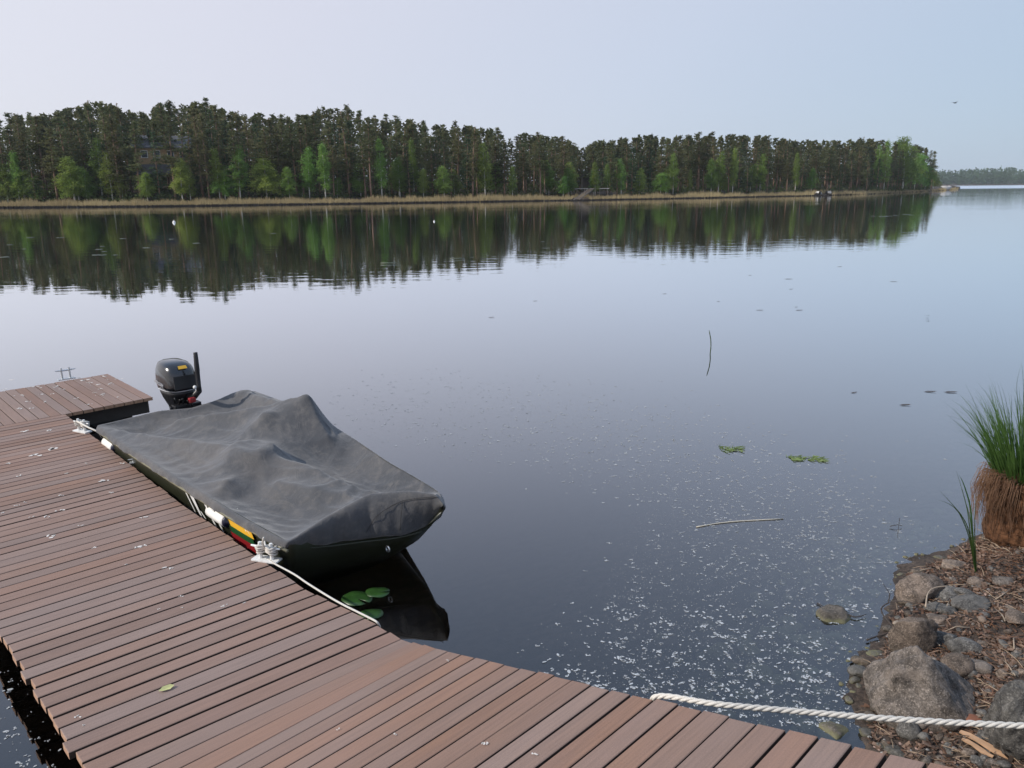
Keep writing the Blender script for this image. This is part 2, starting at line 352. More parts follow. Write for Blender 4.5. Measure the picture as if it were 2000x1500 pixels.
# ------------------------------------------------------------------ near ground: lake bed and bank
SH = [(-600, -400), (-60, -40), (-10, -6), (-3, -1.0), (-.5, .4), (.9, 1.2), (1.6, 2.3)]
SH += [tuple(px(*p)[:2]) for p in [(1700, 1455), (1688, 1400), (1700, 1330), (1722, 1275), (1748, 1195), (1775, 1130), (1850, 1098), (1898, 1062), (1935, 1045), (2040, 1018)]]
SH += [(6, 7.4), (10, 11), (40, 40), (300, 200), (3400, 1500)]
SA = np.array(SH)
def sdist(X, Y):
    X = np.asarray(X, float); Y = np.asarray(Y, float); best = np.full(X.shape, 1e18); sg = np.zeros(X.shape)
    for i in range(len(SA)-1):
        a, b = SA[i], SA[i+1]; d = b-a; t = np.clip(((X-a[0])*d[0]+(Y-a[1])*d[1])/(d@d), 0, 1)
        qx, qy = a[0]+t*d[0], a[1]+t*d[1]; dist = (X-qx)**2+(Y-qy)**2
        cr = d[0]*(Y-a[1])-d[1]*(X-a[0])
        m = dist < best-1e-12; best = np.where(m, dist, best); sg = np.where(m, np.where(cr > 0, -1., 1.), sg)
    return np.sqrt(best)*sg
def nval(x, y, s, seed=0):
    return noise.noise(Vector((x*s+seed*13.7, y*s-seed*7.1, seed*3.3)))
def gz(x, y, s=None):
    if s is None: s = float(sdist(x, y))
    if s > 0: z = .02+.27*min(s, 2.2)+.08*min(max(s-2.2, 0), 6)
    else: z = max(-.30*abs(s)+.02, -.75-.1*abs(s), -3.2)
    k = .05*min(1, abs(s)*2+.25)
    return z+k*nval(x, y, 1.7)+.5*k*nval(x, y, 4.5, 2)+.018*nval(x, y, 14, 3)
def axis(lo, hi, step, far):
    a = list(np.arange(lo, hi+1e-6, step)); s = step; L_ = [lo]; R_ = [hi]
    while L_[-1] > -far: s *= 1.3; L_.append(L_[-1]-s)
    s = step
    while R_[-1] < far: s *= 1.3; R_.append(R_[-1]+s)
    return np.array(sorted(set(L_[1:] + a + R_[1:])))
gx, gy = axis(.4, 5.2, .045, 3600), axis(1.4, 7.2, .045, 3600)
GX, GY = np.meshgrid(gx, gy); SD = sdist(GX, GY)
V = np.zeros((GX.size, 3)); V[:, 0] = GX.ravel(); V[:, 1] = GY.ravel()
V[:, 2] = [gz(x, y, s) for x, y, s in zip(GX.ravel(), GY.ravel(), SD.ravel())]
nx, ny = len(gx), len(gy); I = np.arange(nx*ny).reshape(ny, nx)
F = np.stack([I[:-1, :-1].ravel(), I[:-1, 1:].ravel(), I[1:, 1:].ravel(), I[1:, :-1].ravel()], 1)
g = link('ground', fast_mesh('ground', V, F, M_soil, True)); tag(g, kind='structure')
def pg(x, y, dz=0):                # photo pixel -> point on the bank
    z = 0.1
    for _ in range(12):
        p = px(x, y, z); z = .5*z+.5*(gz(p[0], p[1])+dz)
    return px(x, y, z)

# ------------------------------------------------------------------ far shore
SHP = [(-260, 410), (-120, 407), (0, 405.5), (300, 403), (700, 397.5), (1100, 391.5), (1250, 389), (1400, 386), (1600, 382), (1700, 379), (1790, 375), (1850, 371.5), (1875, 369.3)]
SHY = np.interp
def shore_y(x): return float(np.interp(x, [p[0] for p in SHP], [p[1] for p in SHP]))
def inland(x, d):
    p = px(x, shore_y(x), 0)[:2]; u = p/np.linalg.norm(p); q = p+u*d; return float(q[0]), float(q[1])
def hill(d, x): 
    h = .35+.075*min(d, 60)
    if x < 700: h += .06*min(max(d-8, 0), 40)*min(1, (700-x)/300)
    return h
xs = list(range(-260, 1871, 30))+[1875]; ds = [-4, -1, 0.5, 4, 9, 18, 30, 50, 80]
V = []; F = []
for x in xs:
    for d in ds:
        k = 1 if x < 1780 else max(.12, (1900-x)/120)
        q = inland(x, d*k); V.append((*q, (-1.2 if d < -2 else -.3 if d < 0 else hill(d*k, x)*(1 if d < 80 else .2))))
n = len(ds)
for i in range(len(xs)-1):
    for j in range(n-1): F.append((i*n+j, (i+1)*n+j, (i+1)*n+j+1, i*n+j+1))
tag(link('peninsula', mesh('peninsula', V, F, M_floor, True)), kind='structure')

# reeds along the far shore
def blades(P, H, W, lean=.12):
    n = len(P); a = rng.uniform(0, 2*math.pi, n); l = rng.normal(0, lean, (n, 2))*H[:, None]
    dx = np.cos(a)*W; dy = np.sin(a)*W
    A = P.copy(); A[:, 0] -= dx; A[:, 1] -= dy; B = P.copy(); B[:, 0] += dx; B[:, 1] += dy
    C = P.copy(); C[:, 0] += l[:, 0]; C[:, 1] += l[:, 1]; C[:, 2] += H
    V = np.concatenate([A, B, C]); I = np.arange(n); return V, np.stack([I, I+n, I+2*n], 1)
n = 42000; xr = rng.uniform(-200, 1872, n); P_ = np.zeros((n, 3)); Hh = np.zeros(n)
for i in range(n):
    x = xr[i]; k = 1 if x < 1780 else max(.2, (1900-x)/120)
    d = rng.uniform(-3.2, 3.0)*(1.0+max(0, x-1500)/500)
    if 1118 < x < 1150 and d < 1: d = 2.5
    if 1590 < x < 1625: d = rng.uniform(1, 4)
    q = inland(x, d); P_[i] = (q[0], q[1], -.1 if d < 0 else .2)
    Hh[i] = rng.uniform(.5, 1.15)*(1+.45*nval(x, 0, .03, 5)+.35*nval(x, d, .14, 6))*(1 if x < 1800 else .8)
V, F = blades(P_, Hh, .045*np.ones(n))
tag(link('reed_bed', fast_mesh('reed_bed', V, F, M_reed)), 'straw coloured reed belt along the far shoreline below the forest', 'reeds', kind='stuff')

n = 16000; P_ = np.zeros((n, 3)); xr = rng.uniform(-200, 1860, n)  # short dark blades forming a dark line along the far shore
for i in range(n):
    q = inland(xr[i], -3.6+rng.uniform(-.15, .3)*(1+max(0, xr[i]-1500)/250)); P_[i] = (q[0], q[1], -.05)
V, F = blades(P_, rng.uniform(.2, .42, n), .07*np.ones(n), .2)
tag(link('dark_reed_base', fast_mesh('dark_reed_base', V, F, M_bearer)), 'dark stubble at the water line in front of the reeds', 'reed stubble', kind='stuff')

# ------------------------------------------------------------------ trees
def tris(C, size, flat=.6, n=1):
    m = len(C); d1 = rng.normal(size=(m, 3)); d2 = rng.normal(size=(m, 3)); d1[:, 2] *= flat; d2[:, 2] *= flat
    d1 /= np.linalg.norm(d1, axis=1)[:, None]; d2 /= np.linalg.norm(d2, axis=1)[:, None]
    s = (size*rng.uniform(.6, 1.3, m))[:, None] if np.isscalar(size) else (size*rng.uniform(.6, 1.3, m))[:, None]
    V = np.concatenate([C-d1*s*.5, C+d1*s*.5, C+d2*s*.8]); I = np.arange(m); return V, np.stack([I, I+m, I+2*m], 1)
def trunk_mesh(name, h, r, m, bend=.3, branches=(), n=7):
    b = MB(); k = 9; bx, by = rng.normal(0, bend, 2)
    f = lambda t: Vector((bx*t*t, by*t*t, h*t))
    b.tube([f(i/(k-1)) for i in range(k)], [r*(1-.85*(i/(k-1)))+.02 for i in range(k)], n)
    for (t, az, le, up) in branches:
        p = f(t); q = p+Vector((math.cos(az)*le, math.sin(az)*le, up*le)); mid = p.lerp(q, .5)+Vector((0, 0, .06*le))
        b.tube([p, mid, q], [.035*r/.2, .024*r/.2, .010], 4, False)
    return mesh(name, b.V, b.F, m, True), f
def make_pine(i, base=.4, Lm=2.5, top='round', mat_=None, dens=1.0, tl=.36):
    h = 20.0; z = h*base; C = []; br = []
    while z < h-.2:
        t = (z/h-base)/(1-base)
        prof = (min(1, .55+t*1.8))*(1-t)**([.7, 1.0, .85, 1.15, .95, .7, 1.1][i % 7] if top == 'round' else .95)+.05
        nb = rng.integers(4, 7)
        for k in range(nb):
            if rng.random() < .2: continue
            az = rng.uniform(0, 2*math.pi); le = Lm*prof*rng.uniform(.45, 1.25)
            up = (.1+.5*t) if top == 'round' else (-.25+.5*t)
            br.append((z/h, az, le, up))
            m = max(2, int(le/.30))
            for q in range(m):
                s = .25+.8*(q+rng.random())/m; cc = rng.normal(0, .17, 3)
                c0 = np.array([math.cos(az)*le*s, math.sin(az)*le*s, z+up*le*s+.05])+cc
                w = .16+.25*s*le/2.5
                for _ in range(int(9*dens)): C.append(c0+rng.normal(0, 1, 3)*np.array([w, w, .10]))
        z += rng.uniform(.38, .85)*(1.9 if rng.random() < .15 else 1)
    for k in range(14): C.append([0, 0, h-.1-k*.09]+rng.normal(0, .05, 3))
    for k in range(9):
        br.append((rng.uniform(min(.12, base-.03), base), rng.uniform(0, 6.28), rng.uniform(.5, 1.6), rng.uniform(-.3, .1)))
    tm, f = trunk_mesh('trunk', h, .19, M_bark, .35, br if top == 'round' else br[-9:])
    C = np.array(C); tt = C[:, 2]/h; C[:, 0] += f(1).x*tt*tt; C[:, 1] += f(1).y*tt*tt
    V, F = tris(C, tl, .55); return tm, fast_mesh('crown', V, F, mat_ or M_pine)
def make_birch(i, wide=1.0):
    h = 12.0; C = []; br = []; z = h*.2
    while z < h-.2:
        t = (z/h-.2)/.8; prof = math.sin(math.pi*min(1, .16+.84*t)**.85)**.8+.1
        for k in range(rng.integers(5, 8)):
            az = rng.uniform(0, 6.28); le = 1.55*wide*prof*rng.uniform(.5, 1.15); br.append((z/h, az, le*.7, .9))
            m = max(2, int(le/.22))
            for q in range(m):
                s = .2+.85*(q+rng.random())/m
                c0 = np.array([math.cos(az)*le*s, math.sin(az)*le*s, z+.9*le*s-.55*(le*s)**2])+rng.normal(0, .12, 3)
                for _ in range(10): C.append(c0+rng.normal(0, 1, 3)*np.array([.20, .20, .26]))
        z += rng.uniform(.3, .5)
    tm, f = trunk_mesh('trunk', h, .10, M_bark2, .35, br[::5])
    C = np.array(C); tt = C[:, 2]/h; C[:, 0] += f(1).x*tt*tt; C[:, 1] += f(1).y*tt*tt
    V, F = tris(C, .23, .9); return tm, fast_mesh('crown', V, F, M_birch)
PINES = [make_pine(i, b_, l_) for i, (b_, l_) in enumerate([(.24, 2.2), (.32, 2.6), (.42, 2.1), (.28, 2.7), (.20, 2.2), (.48, 2.5), (.26, 1.9)])]
SPRUCES = [make_pine(i, .08, 2.2, 'spire', M_spruce, .8) for i in range(3)]
BIRCHES = [make_birch(0, .9), make_birch(1, 1.1), make_birch(2, .75), make_birch(3, 1.6)]
def tree(name, proto, h0, x, d, ytop, label, cat, group=None, wide=1.0, lean=0):
    X, Y = inland(x, d); z0 = hill(d, x)-.15; zt = z_for(X, Y, ytop); h = max(2.0, zt-z0); s = h/h0
    o = empty(name, (X, Y, z0), (0, lean, random.uniform(0, 6.28) if not lean else 0)); ws = s**.35*wide if s < 1 else wide*s
    ws = max(s*.9, min(s*2.0, ws)) 
    o.scale = (ws, ws, s); tag(o, label, cat, group)
    link('trunk', proto[0], o); link('crown', proto[1], o); return o
SK = [(-60, 225), (0, 222), (40, 214), (90, 222), (130, 212), (180, 203), (215, 196), (250, 204), (300, 224), (330, 200), (380, 200), (420, 195), (460, 208), (500, 222), (540, 214), (590, 228), (640, 206), (690, 210), (740, 228), (800, 231), (860, 240), (920, 243), (980, 249), (1050, 260), (1100, 266), (1130, 280), (1180, 271), (1250, 260), (1320, 261), (1400, 258), (1450, 259), (1500, 264), (1550, 271), (1600, 271), (1650, 267), (1720, 270), (1770, 275), (1812, 284), (1830, 300)]
def sky_y(x): return float(np.interp(x, [p[0] for p in SK], [p[1] for p in SK]))
ZONES = [(48, 'at the far left edge of the forest'), (130, 'behind the leaning white birch'), (175, 'behind the second birch clump'), (250, 'around the tall pointed birch'), (318, 'just left of the yellow cottage'),
 (400, 'right of the yellow cottage'), (455, 'behind the narrow ragged birch'), (545, 'behind the wide round birch'), (600, 'left of the twin tall birches'), (690, 'behind the twin tall birches'), (765, 'behind the long stemmed birch'), (840, 'behind the thin pale birch'), (915, 'above the low birch pair in the middle'),
 (975, 'behind the bright oval birch'), (1050, 'right of the bright oval birch'), (1125, 'just left of the stairs'), (1200, 'above the shed'), (1280, 'above the bare brown bank'), (1365, 'right of the brown bank'), (1455, 'behind the group of three birches'), (1530, 'behind the lone bright birch'), (1600, 'left above the two rowing boats'), (1700, 'right above the two rowing boats'), (9999, 'on the point at the right end')]
rows = [(6.5, 72, 30, .5), (12, 80, 17, .65), (19, 78, 9, .8), (28, 74, 4, .9)]
for ri, (d0, cnt, drop, _) in enumerate(rows):
    for k in range(cnt):
        t = (k+.5)/cnt; x = -50+t*1875; x = x + (t*(1-t))*60          # a little denser to the right
        x += random.uniform(-11, 11); x = min(x, 1818)
        if ri <= 1 and abs(x-322) < (3 if ri else 7): continue
        if abs(x-1142) < 9 and ri == 0: continue
        d = d0+random.uniform(-2.5, 2.5); kx = 1 if x < 1700 else .45
        yt = sky_y(x)+abs(random.gauss(0, 1))*drop*.6+random.choice([-9, -4, 2, 8, 15, 24])*(1 if x < 1000 else .6)+(drop*.35)
        if x < 70 and ri >= 2 and random.random() < .35: continue
        sp = random.random() < .26
        zl = next(z for z in ZONES if x < z[0])
        rw = ['front', 'second', 'third', 'rear'][ri]; wv = random.uniform(.85, 1.3) if not sp else random.uniform(.8, 1.1); dy = yt-sky_y(x)
        wd_w = 'slender' if wv < .98 else 'broad' if wv > 1.15 else 'even'; hw_ = 'low' if dy > 26 else 'tall' if dy < 9 else 'medium'
        if sp: tree('spruce_tree', random.choice(SPRUCES), 20, x, d*kx, yt+random.uniform(4, 30), 'pointed %s row spruce %s' % (rw, zl[1]), 'spruce', 'spruces %s' % zl[1], wv)
        else: tree('pine_tree', random.choice(PINES), 20, x, d*kx, yt, '%s %s %s row pine %s' % (hw_, wd_w, rw, zl[1]), 'pine', 'pines %s' % zl[1], wv)
# low-detail trees deep in the wood, one mass
def scatter_mass(items, m, name, label, tl=.6):
    Vs = []
    for (X, Y, z0, h, w, base) in items:
        n = 240; t = rng.random(n)**.9; a = rng.uniform(0, 6.28, n); r = w*((1-t)**.7)*np.sqrt(rng.random(n))+.1
        Vs.append(np.stack([X+np.cos(a)*r, Y+np.sin(a)*r, z0+h*(base+(1-base)*t)], 1))
    C = np.concatenate(Vs); V, F = tris(C, tl, .6)
    return tag(link(name, fast_mesh(name, V, F, m)), label, 'forest', kind='stuff')
it = []
for k in range(420):
    x = rng.uniform(-120, 1800); d = rng.uniform(30, 62)*(1 if x < 1650 else .5); X, Y = inland(x, d)
    if x < 75 and rng.random() < .7: continue
    zt = z_for(X, Y, sky_y(x)+abs(rng.normal(0, 6))+3); it.append((X, Y, hill(d, x), max(zt-hill(d, x), 3), 2.7, -.02))
scatter_mass(it, M_pine, 'forest_interior', 'dark mass of pines deep inside the far shore wood', .9)
# trunks of that mass
b = MB()
for (X, Y, z0, h, w, base) in it[::1]:
    b.tube([(X, Y, z0-.3), (X+rng.normal(0, .2), Y, z0+h*.9)], [.17, .05], 4, False)
tag(b.build('forest_interior_trunks', M_bark), 'grey brown trunks deep inside the far shore wood', 'trunks', kind='stuff')
# undergrowth
C = []
for k in range(2600):
    x = rng.uniform(-120, 1815); d = rng.uniform(3.5, 40)*(1 if x < 1700 else .4); X, Y = inland(x, d)
    if 1112 < x < 1200 and d < 14: continue
    hh_ = rng.uniform(.5, 2.4)*(1 if x < 1500 else .8)*(1.8 if d > 20 else 1); m = 20
    p = rng.normal(0, 1, (m, 3))*np.array([.7, .5, hh_*.35]); p[:, 2] = np.abs(p[:, 2]); C.append(p+np.array([X, Y, hill(d, x)]))
V, F = tris(np.concatenate(C), .42, .8); tag(link('undergrowth', fast_mesh('undergrowth', V, F, M_bush)), 'low dark green bushes and saplings under the far shore pines', 'undergrowth', kind='stuff')

rs_ = random.Random(5)
for k_ in range(26):
    x_ = rs_.uniform(20, 1700)
    tree('birch_tree', BIRCHES[rs_.randrange(4)], 12, x_, 5+rs_.uniform(0, 3), 352-(x_*.006)-rs_.uniform(0, 34)*(1 if x_ < 1200 else .6), 'young %s birch sapling %s' % (rs_.choice(['bright', 'dull', 'pale']), next(z for z in ZONES if x_ < z[0])[1]), 'tree', 'birch saplings under the pines', 1.3)
BIR = [  # x, top row, width factor, kind, label
 (18, 322, 1.0, 1, 'bushy birch at the far left end of the far shore'), (40, 298, .8, 2, 'leaning white trunked birch at the far left end of the far shore', .06),
 (148, 308, 1.3, 1, 'broad bright birch low on the shore, second clump from the left'), (172, 335, 1.0, 1, 'small birch between the two left birch clumps'),
 (203, 273, 1.1, 0, 'tall pointed birch left of the yellow cottage'), (222, 300, 1.0, 0, 'slim birch leaning against the tall pointed one left of the cottage'),
 (290, 338, 1.1, 1, 'small round birch just left below the yellow cottage'), (358, 312, .9, 1, 'forked birch with two white trunks right below the yellow cottage'), (374, 325, .8, 0, 'lower half of the two birches right below the cottage'),
 (431, 291, .85, 2, 'narrow birch with a ragged top, first of the pair near the highest pines'), (471, 286, .9, 0, 'cone shaped bright birch, second of the pair near the highest pines'),
 (523, 310, 1.35, 3, 'wide round rowan like birch left of centre on the far shore'), (567, 328, .85, 1, 'short birch with a bare stem beside the wide round one'),
 (606, 290, .95, 0, 'left one of two tall birches in front of the highest crown'), (637, 282, .95, 2, 'right one of two tall birches in front of the highest crown'),
 (747, 272, .8, 2, 'tall slender birch with a long white stem standing clear of the pines'), (782, 309, .9, 0, 'shorter birch just right of the long stemmed one'),
 (810, 274, .7, 2, 'thin pale birch half hidden among the middle pines'), (868, 326, 1.0, 1, 'low birch, left of a small pair in the middle'), (888, 332, .9, 1, 'low birch, right of a small pair in the middle'),
 (948, 282, .95, 0, 'bright oval birch standing out in the middle of the far shore'), (1001, 326, .75, 2, 'small narrow birch right of the bright oval one'),
 (1100, 345, .8, 1, 'low bush like birch left of the wooden stairs'),
 (1162, 318, .7, 2, 'narrow birch just right of the small shed'), (1186, 322, .65, 2, 'second narrow birch right of the small shed'), (1213, 312, .8, 0, 'birch with a white stem among the trees right of the shed'), (1248, 330, .8, 1, 'dull green birch above the bare brown bank'),
 (1314, 302, .75, 0, 'bright birch at the right end of the bare brown bank'), (1345, 332, .55, 2, 'very small birch between two brighter ones right of the bank'),
 (1388, 312, .8, 1, 'low spreading birch, left of a group of three'), (1402, 298, .75, 0, 'middle birch of a group of three right of centre'), (1430, 290, .7, 2, 'tallest birch of a group of three right of centre'),
 (1483, 302, .85, 0, 'lone bright birch with a white stem right of the group of three'), (1552, 300, .5, 2, 'thin birch left of the pulled up boats'), (1584, 330, .75, 1, 'small birch beside the pulled up boats'),
 (1712, 285, .8, 0, 'light birch near the right end of the forest'), (1725, 276, .9, 2, 'tall birch merging with the big green tree on the point'),
 (1762, 268, 1.3, 3, 'large dense green deciduous tree on the point'), (1785, 300, 1.2, 3, 'mid height green tree sloping down at the point'), (1806, 325, 1.2, 3, 'rounded green bush tree on the tip of the point'), (1822, 335, 1.0, 3, 'outermost pale green bush on the tip of the point')]
for e in BIR:
    x, yt, wd, kd, lb = e[:5]; d = 3.6+(x % 7)*.35
    if x > 1700: d = 4
    if lb.startswith(('thin pale', 'tall pointed')): d = 8
    tree('birch_tree', BIRCHES[kd], 12, x, d, yt, lb, 'tree', None, wd*1.2, e[5] if len(e) > 5 else 0)

# ------------------------------------------------------------------ distant shore
def distant(x): return 355.8+8*0
V = []; F = []; xs2 = list(range(-1500, 3600, 60)); 
def dpos(x, D):
    d = (x-1000)/FPX; return d*D, D
for i, x in enumerate(xs2):
    for D, z in ((1180, -1), (1200, .8), (1260, 6), (1500, 12), (1900, 10), (2000, -2)):
        X, Y = dpos(x, D); V.append((X, Y, z+1.5*nval(x, D, .01)))
for i in range(len(xs2)-1):
    for j in range(5): F.append((i*6+j, (i+1)*6+j, (i+1)*6+j+1, i*6+j+1))
tag(link('distant_shore', mesh('distant_shore', V, F, M_floor, True)), kind='structure')
it = []; DS = [(-1500, 16), (1700, 15), (1830, 15), (1880, 17), (1920, 18), (1950, 19), (1962, 15), (1985, 16), (2100, 20), (3500, 18)]
for k in range(3600):
    x = rng.uniform(1500, 2500) if k < 2600 else rng.uniform(-1500, 3500); D = rng.uniform(1205, 1300); X, Y = dpos(x, D)
    hgt = float(np.interp(x, [p[0] for p in DS], [p[1] for p in DS]))*rng.uniform(.9, 1.35)*(.75 if D < 1225 else 1)
    it.append((X, Y, .5+(D-1200)*.05, hgt, 3.6, .02))
Vs = []
for (X, Y, z0, h, w, base) in it:
    n = 34; t = rng.random(n); a = rng.uniform(0, 6.28, n); r = w*((1-t)**.8)*np.sqrt(rng.random(n))+.1
    Vs.append(np.stack([X+np.cos(a)*r, Y+np.sin(a)*r, z0+h*t], 1))
V, F = tris(np.concatenate(Vs), 2.6, .7); tag(link('distant_forest', fast_mesh('distant_forest', V, F, M_far)), 'low dark line of forest on the distant shore behind the point', 'forest', kind='stuff')

# ------------------------------------------------------------------ buildings across the lake
def oriented(x, d, zrow=None):
    X, Y = inland(x, d); z = z_for(X, Y, zrow) if zrow else hill(d, x)
    return X, Y, z
M_ochre = simple('ochre_boards', (.30, .20, .10), .8, 0, .2, 3); M_roofg = simple('grey_roof', (.09, .09, .10), .7, 0, .2, 2)
M_glass = flat('dark_window_glass', (.02, .03, .04), .1); M_trim = flat('white_trim', (.6, .58, .54), .6)
M_timber = simple('grey_timber', (.17, .14, .115), .85, 0, .25, 6); M_shed = simple('dark_shed_boards', (.06, .05, .042), .85, 0, .25, 6)
X, Y, z = oriented(330, 16, 322)
s = 1.0; hs = empty('cottage', (X, Y, z), (0, 0, .42)); tag(hs, 'yellow ochre cottage with grey roof half hidden behind the pines on the far shore', 'house')
MB().box((0, 0, -.8), (9.4, 6.4, 1.6)).build('foundation', M_roofg, hs)
b = MB(); b.box((0, 0, 1.5), (9, 6, 3)); b.add([(-4.5, -3, 3), (-4.5, 3, 3), (-4.5, 0, 4.7), (4.5, -3, 3), (4.5, 3, 3), (4.5, 0, 4.7)], [(0, 2, 1), (3, 4, 5)]); b.build('wall', M_ochre, hs)
b = MB()
for sy in (-1, 1): b.add([(-5, sy*3.6, 2.7), (5, sy*3.6, 2.7), (5, 0, 4.85), (-5, 0, 4.85), (-5, sy*3.6, 2.85), (5, sy*3.6, 2.85), (5, 0, 5.0), (-5, 0, 5.0)], [(0, 1, 2, 3), (4, 7, 6, 5), (0, 4, 5, 1), (0, 3, 7, 4), (1, 5, 6, 2)])
rf = b.build('roof', M_roofg, hs); MB().box((1.5, .6, 5.0), (.6, .6, 1.4)).build('chimney', M_roofg, rf)
for wx in (-3, -1, 1.2, 3.2):
    wd = MB().box((wx, -3.03, 1.7), (1.1, .08, 1.3)).build('window', M_trim, hs); MB().box((wx, -3.08, 1.7), (.9, .04, 1.1)).build('pane', M_glass, wd)
MB().box((0, -3.03, -.3), (9, .3, .12)).build('terrace_edge', M_trim, hs)

X, Y, z = oriented(1146, 7, 367)
sh = empty('lakeside_shed', (X, Y, z), (0, 0, -.1)); tag(sh, 'small dark open fronted shed on a wooden platform above the stairs', 'shed')
b = MB()
for sx_ in (-1, 1):
    for sy in (-1, 1): b.box((sx_*1.0, sy*1.0, 1.0), (.14, .14, 2.0))
b.build('post', M_timber, sh)
MB().box((0, 1.0, 1.0), (1.86, .08, 1.9)).build('wall', M_shed, sh)
b = MB(); 
for q in (-1, 1): b.add([(0, -1.3, 3.0), (0, 1.3, 3.0), (q*1.4, 1.3, 2.0), (q*1.4, -1.3, 2.0), (0, -1.3, 2.9), (0, 1.3, 2.9), (q*1.4, 1.3, 1.9), (q*1.4, -1.3, 1.9)], [(0, 1, 2, 3), (4, 7, 6, 5), (2, 1, 5, 6), (0, 3, 7, 4), (2, 6, 7, 3)])
b.build('roof', M_shed, sh)
pf = empty('wooden_platform', (X, Y, z), (0, 0, -.1)); tag(pf, 'pale wooden platform on posts at the top of the stairs across the lake', 'platform')
for k in range(14): MB().box((-2.2+k*.5, -.6, -.08), (.47, 3.4, .08)).build('plank', M_timber, pf)
for k in range(5): MB().box((-2.0+k*1.5, -2.0, -1.0), (.15, .15, 1.8)).build('post', M_timber, pf)
MB().box((1.0, -2.25, -.12), (6.6, .08, .16)).build('edge_board', M_trim, pf)
st = empty('wooden_stairs', (0, 0, 0)); tag(st, 'sloping wooden stairs running down to the water from the platform', 'stairs')
p0 = Vector(pd(1156, 368, Y-2.6)); p1 = Vector(px(1126, 389.8, .25)); d = p1-p0; sd2 = Vector((d.y, -d.x, 0)).normalized()*.5
b = MB(); b.tube([p0+sd2, p1+sd2], .09, 4); b.build('stringer', M_timber, st); b = MB(); b.tube([p0-sd2, p1-sd2], .09, 4); b.build('stringer', M_timber, st)
for k in range(16): MB().box(p0+d*(k+.5)/16+Vector((0, 0, .05)), (1.15, .3, .06), Matrix.Rotation(math.atan2(sd2.y, sd2.x), 3, 'Z')).build('tread', M_timber, st)

def row_boat(x, d, L_, colm, lab, rz, y0):
    X, Y = inland(x, d); o = empty('rowing_boat', (X, Y, .55), (math.pi+.12, 0, rz)); tag(o, lab, 'rowing boat', 'boats pulled up on the far shore')
    rings = []
    for t in np.linspace(0, 1, 9):
        w = .68*math.sin(math.pi*(.08+.84*t))**.6; h = .42+.12*(2*t-1)**2; y = (t-.5)*L_
        rings.append([(y, w*math.sin(a), -h*max(0, math.cos(a))**.6+.05) for a in np.linspace(-math.pi/2, math.pi/2, 9)])
    b = MB(); V = [v for r in rings for v in r]; F = [(i*9+j, i*9+j+1, (i+1)*9+j+1, (i+1)*9+j) for i in range(8) for j in range(8)]; b.add(V, F); b.build('hull', colm, o, True)
    MB().box((0, 0, -.42), (L_*.85, .06, .08)).build('keel', M_rail, o)
row_boat(1598, 0.6, 3.2, M_fender, 'white rowing boat lying upside down, left of two on the far shore', 1.4, 0)
row_boat(1617, 0.8, 3.2, simple('cream_gelcoat', (.62, .52, .42), .5), 'cream rowing boat lying upside down, right of two on the far shore', .95, 0)

def stone_mesh(name, size, seed, sub=3, m=None, cuts=9, rough=.09, taper=0.0):
    bm = bmesh.new(); bmesh.ops.create_icosphere(bm, subdivisions=sub, radius=1.0); rs = random.Random(seed)
    pls = []
    for _ in range(cuts):
        n = Vector((rs.gauss(0, 1), rs.gauss(0, 1), rs.gauss(0, .8))).normalized(); pls.append((n, rs.uniform(.58, .88)))
    for v_ in bm.verts:
        p = v_.co.copy()
        for n, d in pls:
            k = p.dot(n)-d
            if k > 0: p -= n*k*.92
        p += p.normalized()*(rough*noise.noise(p*1.7+Vector((seed*3.1, 0, 0)))+rough*.5*noise.noise(p*5+Vector((seed, 5, 0)))+rough*.2*noise.noise(p*14))
        tp = 1-taper*max(0, p.z+.1)
        p.x, p.y = p.x*tp-taper*.25*max(0, p.z), p.y*tp
        v_.co = Vector((p.x*size[0], p.y*size[1], p.z*size[2]))
    me = bpy.data.meshes.new(name); bm.to_mesh(me); bm.free(); me.polygons.foreach_set('use_smooth', [sub > 1]*len(me.polygons))
    if m: me.materials.append(m)
    return me
# pale rocks on the far tip
for k, (x, w) in enumerate([(1845, 2.2), (1851, 1.6)]):
    X, Y = inland(x, 2 if k else 3); o = link('rock', stone_mesh('rock', (w, w*.6, 1.0), 60+k, 2, simple('pale_rock', (.4, .38, .36), .9))); o.location = (X, Y, .9)
    tag(o, ['larger pale rock on the low tip of the point', 'smaller pale rock right of the larger one on the tip of the point'][k], 'rock')
# buoys
for k, (x, y, lab) in enumerate([(340, 435, 'white square looking buoy floating before the reflection of the cottage'), (848, 433, 'small white upright buoy floating near the middle of the lake')]):
    p = px(x, y, 0); o = empty('mooring_buoy', p); tag(o, lab, 'buoy'); s = .11 if k == 0 else .065
    b = MB(); rr = [(-.6, .5), (-.2, .95), (.3, 1.0), (.9, .8), (1.2, .4)]; b.loft([[(s*r*math.cos(a), s*r*math.sin(a), s*z_) for a in np.linspace(0, 2*math.pi, 13)[:-1]] for z_, r in rr]); b.build('float', M_fender, o, True)
    b = MB(); b.tube([(0, 0, s*1.1), (0, 0, s*1.9)], s*.18, 6); b.build('ring', M_fender, o)
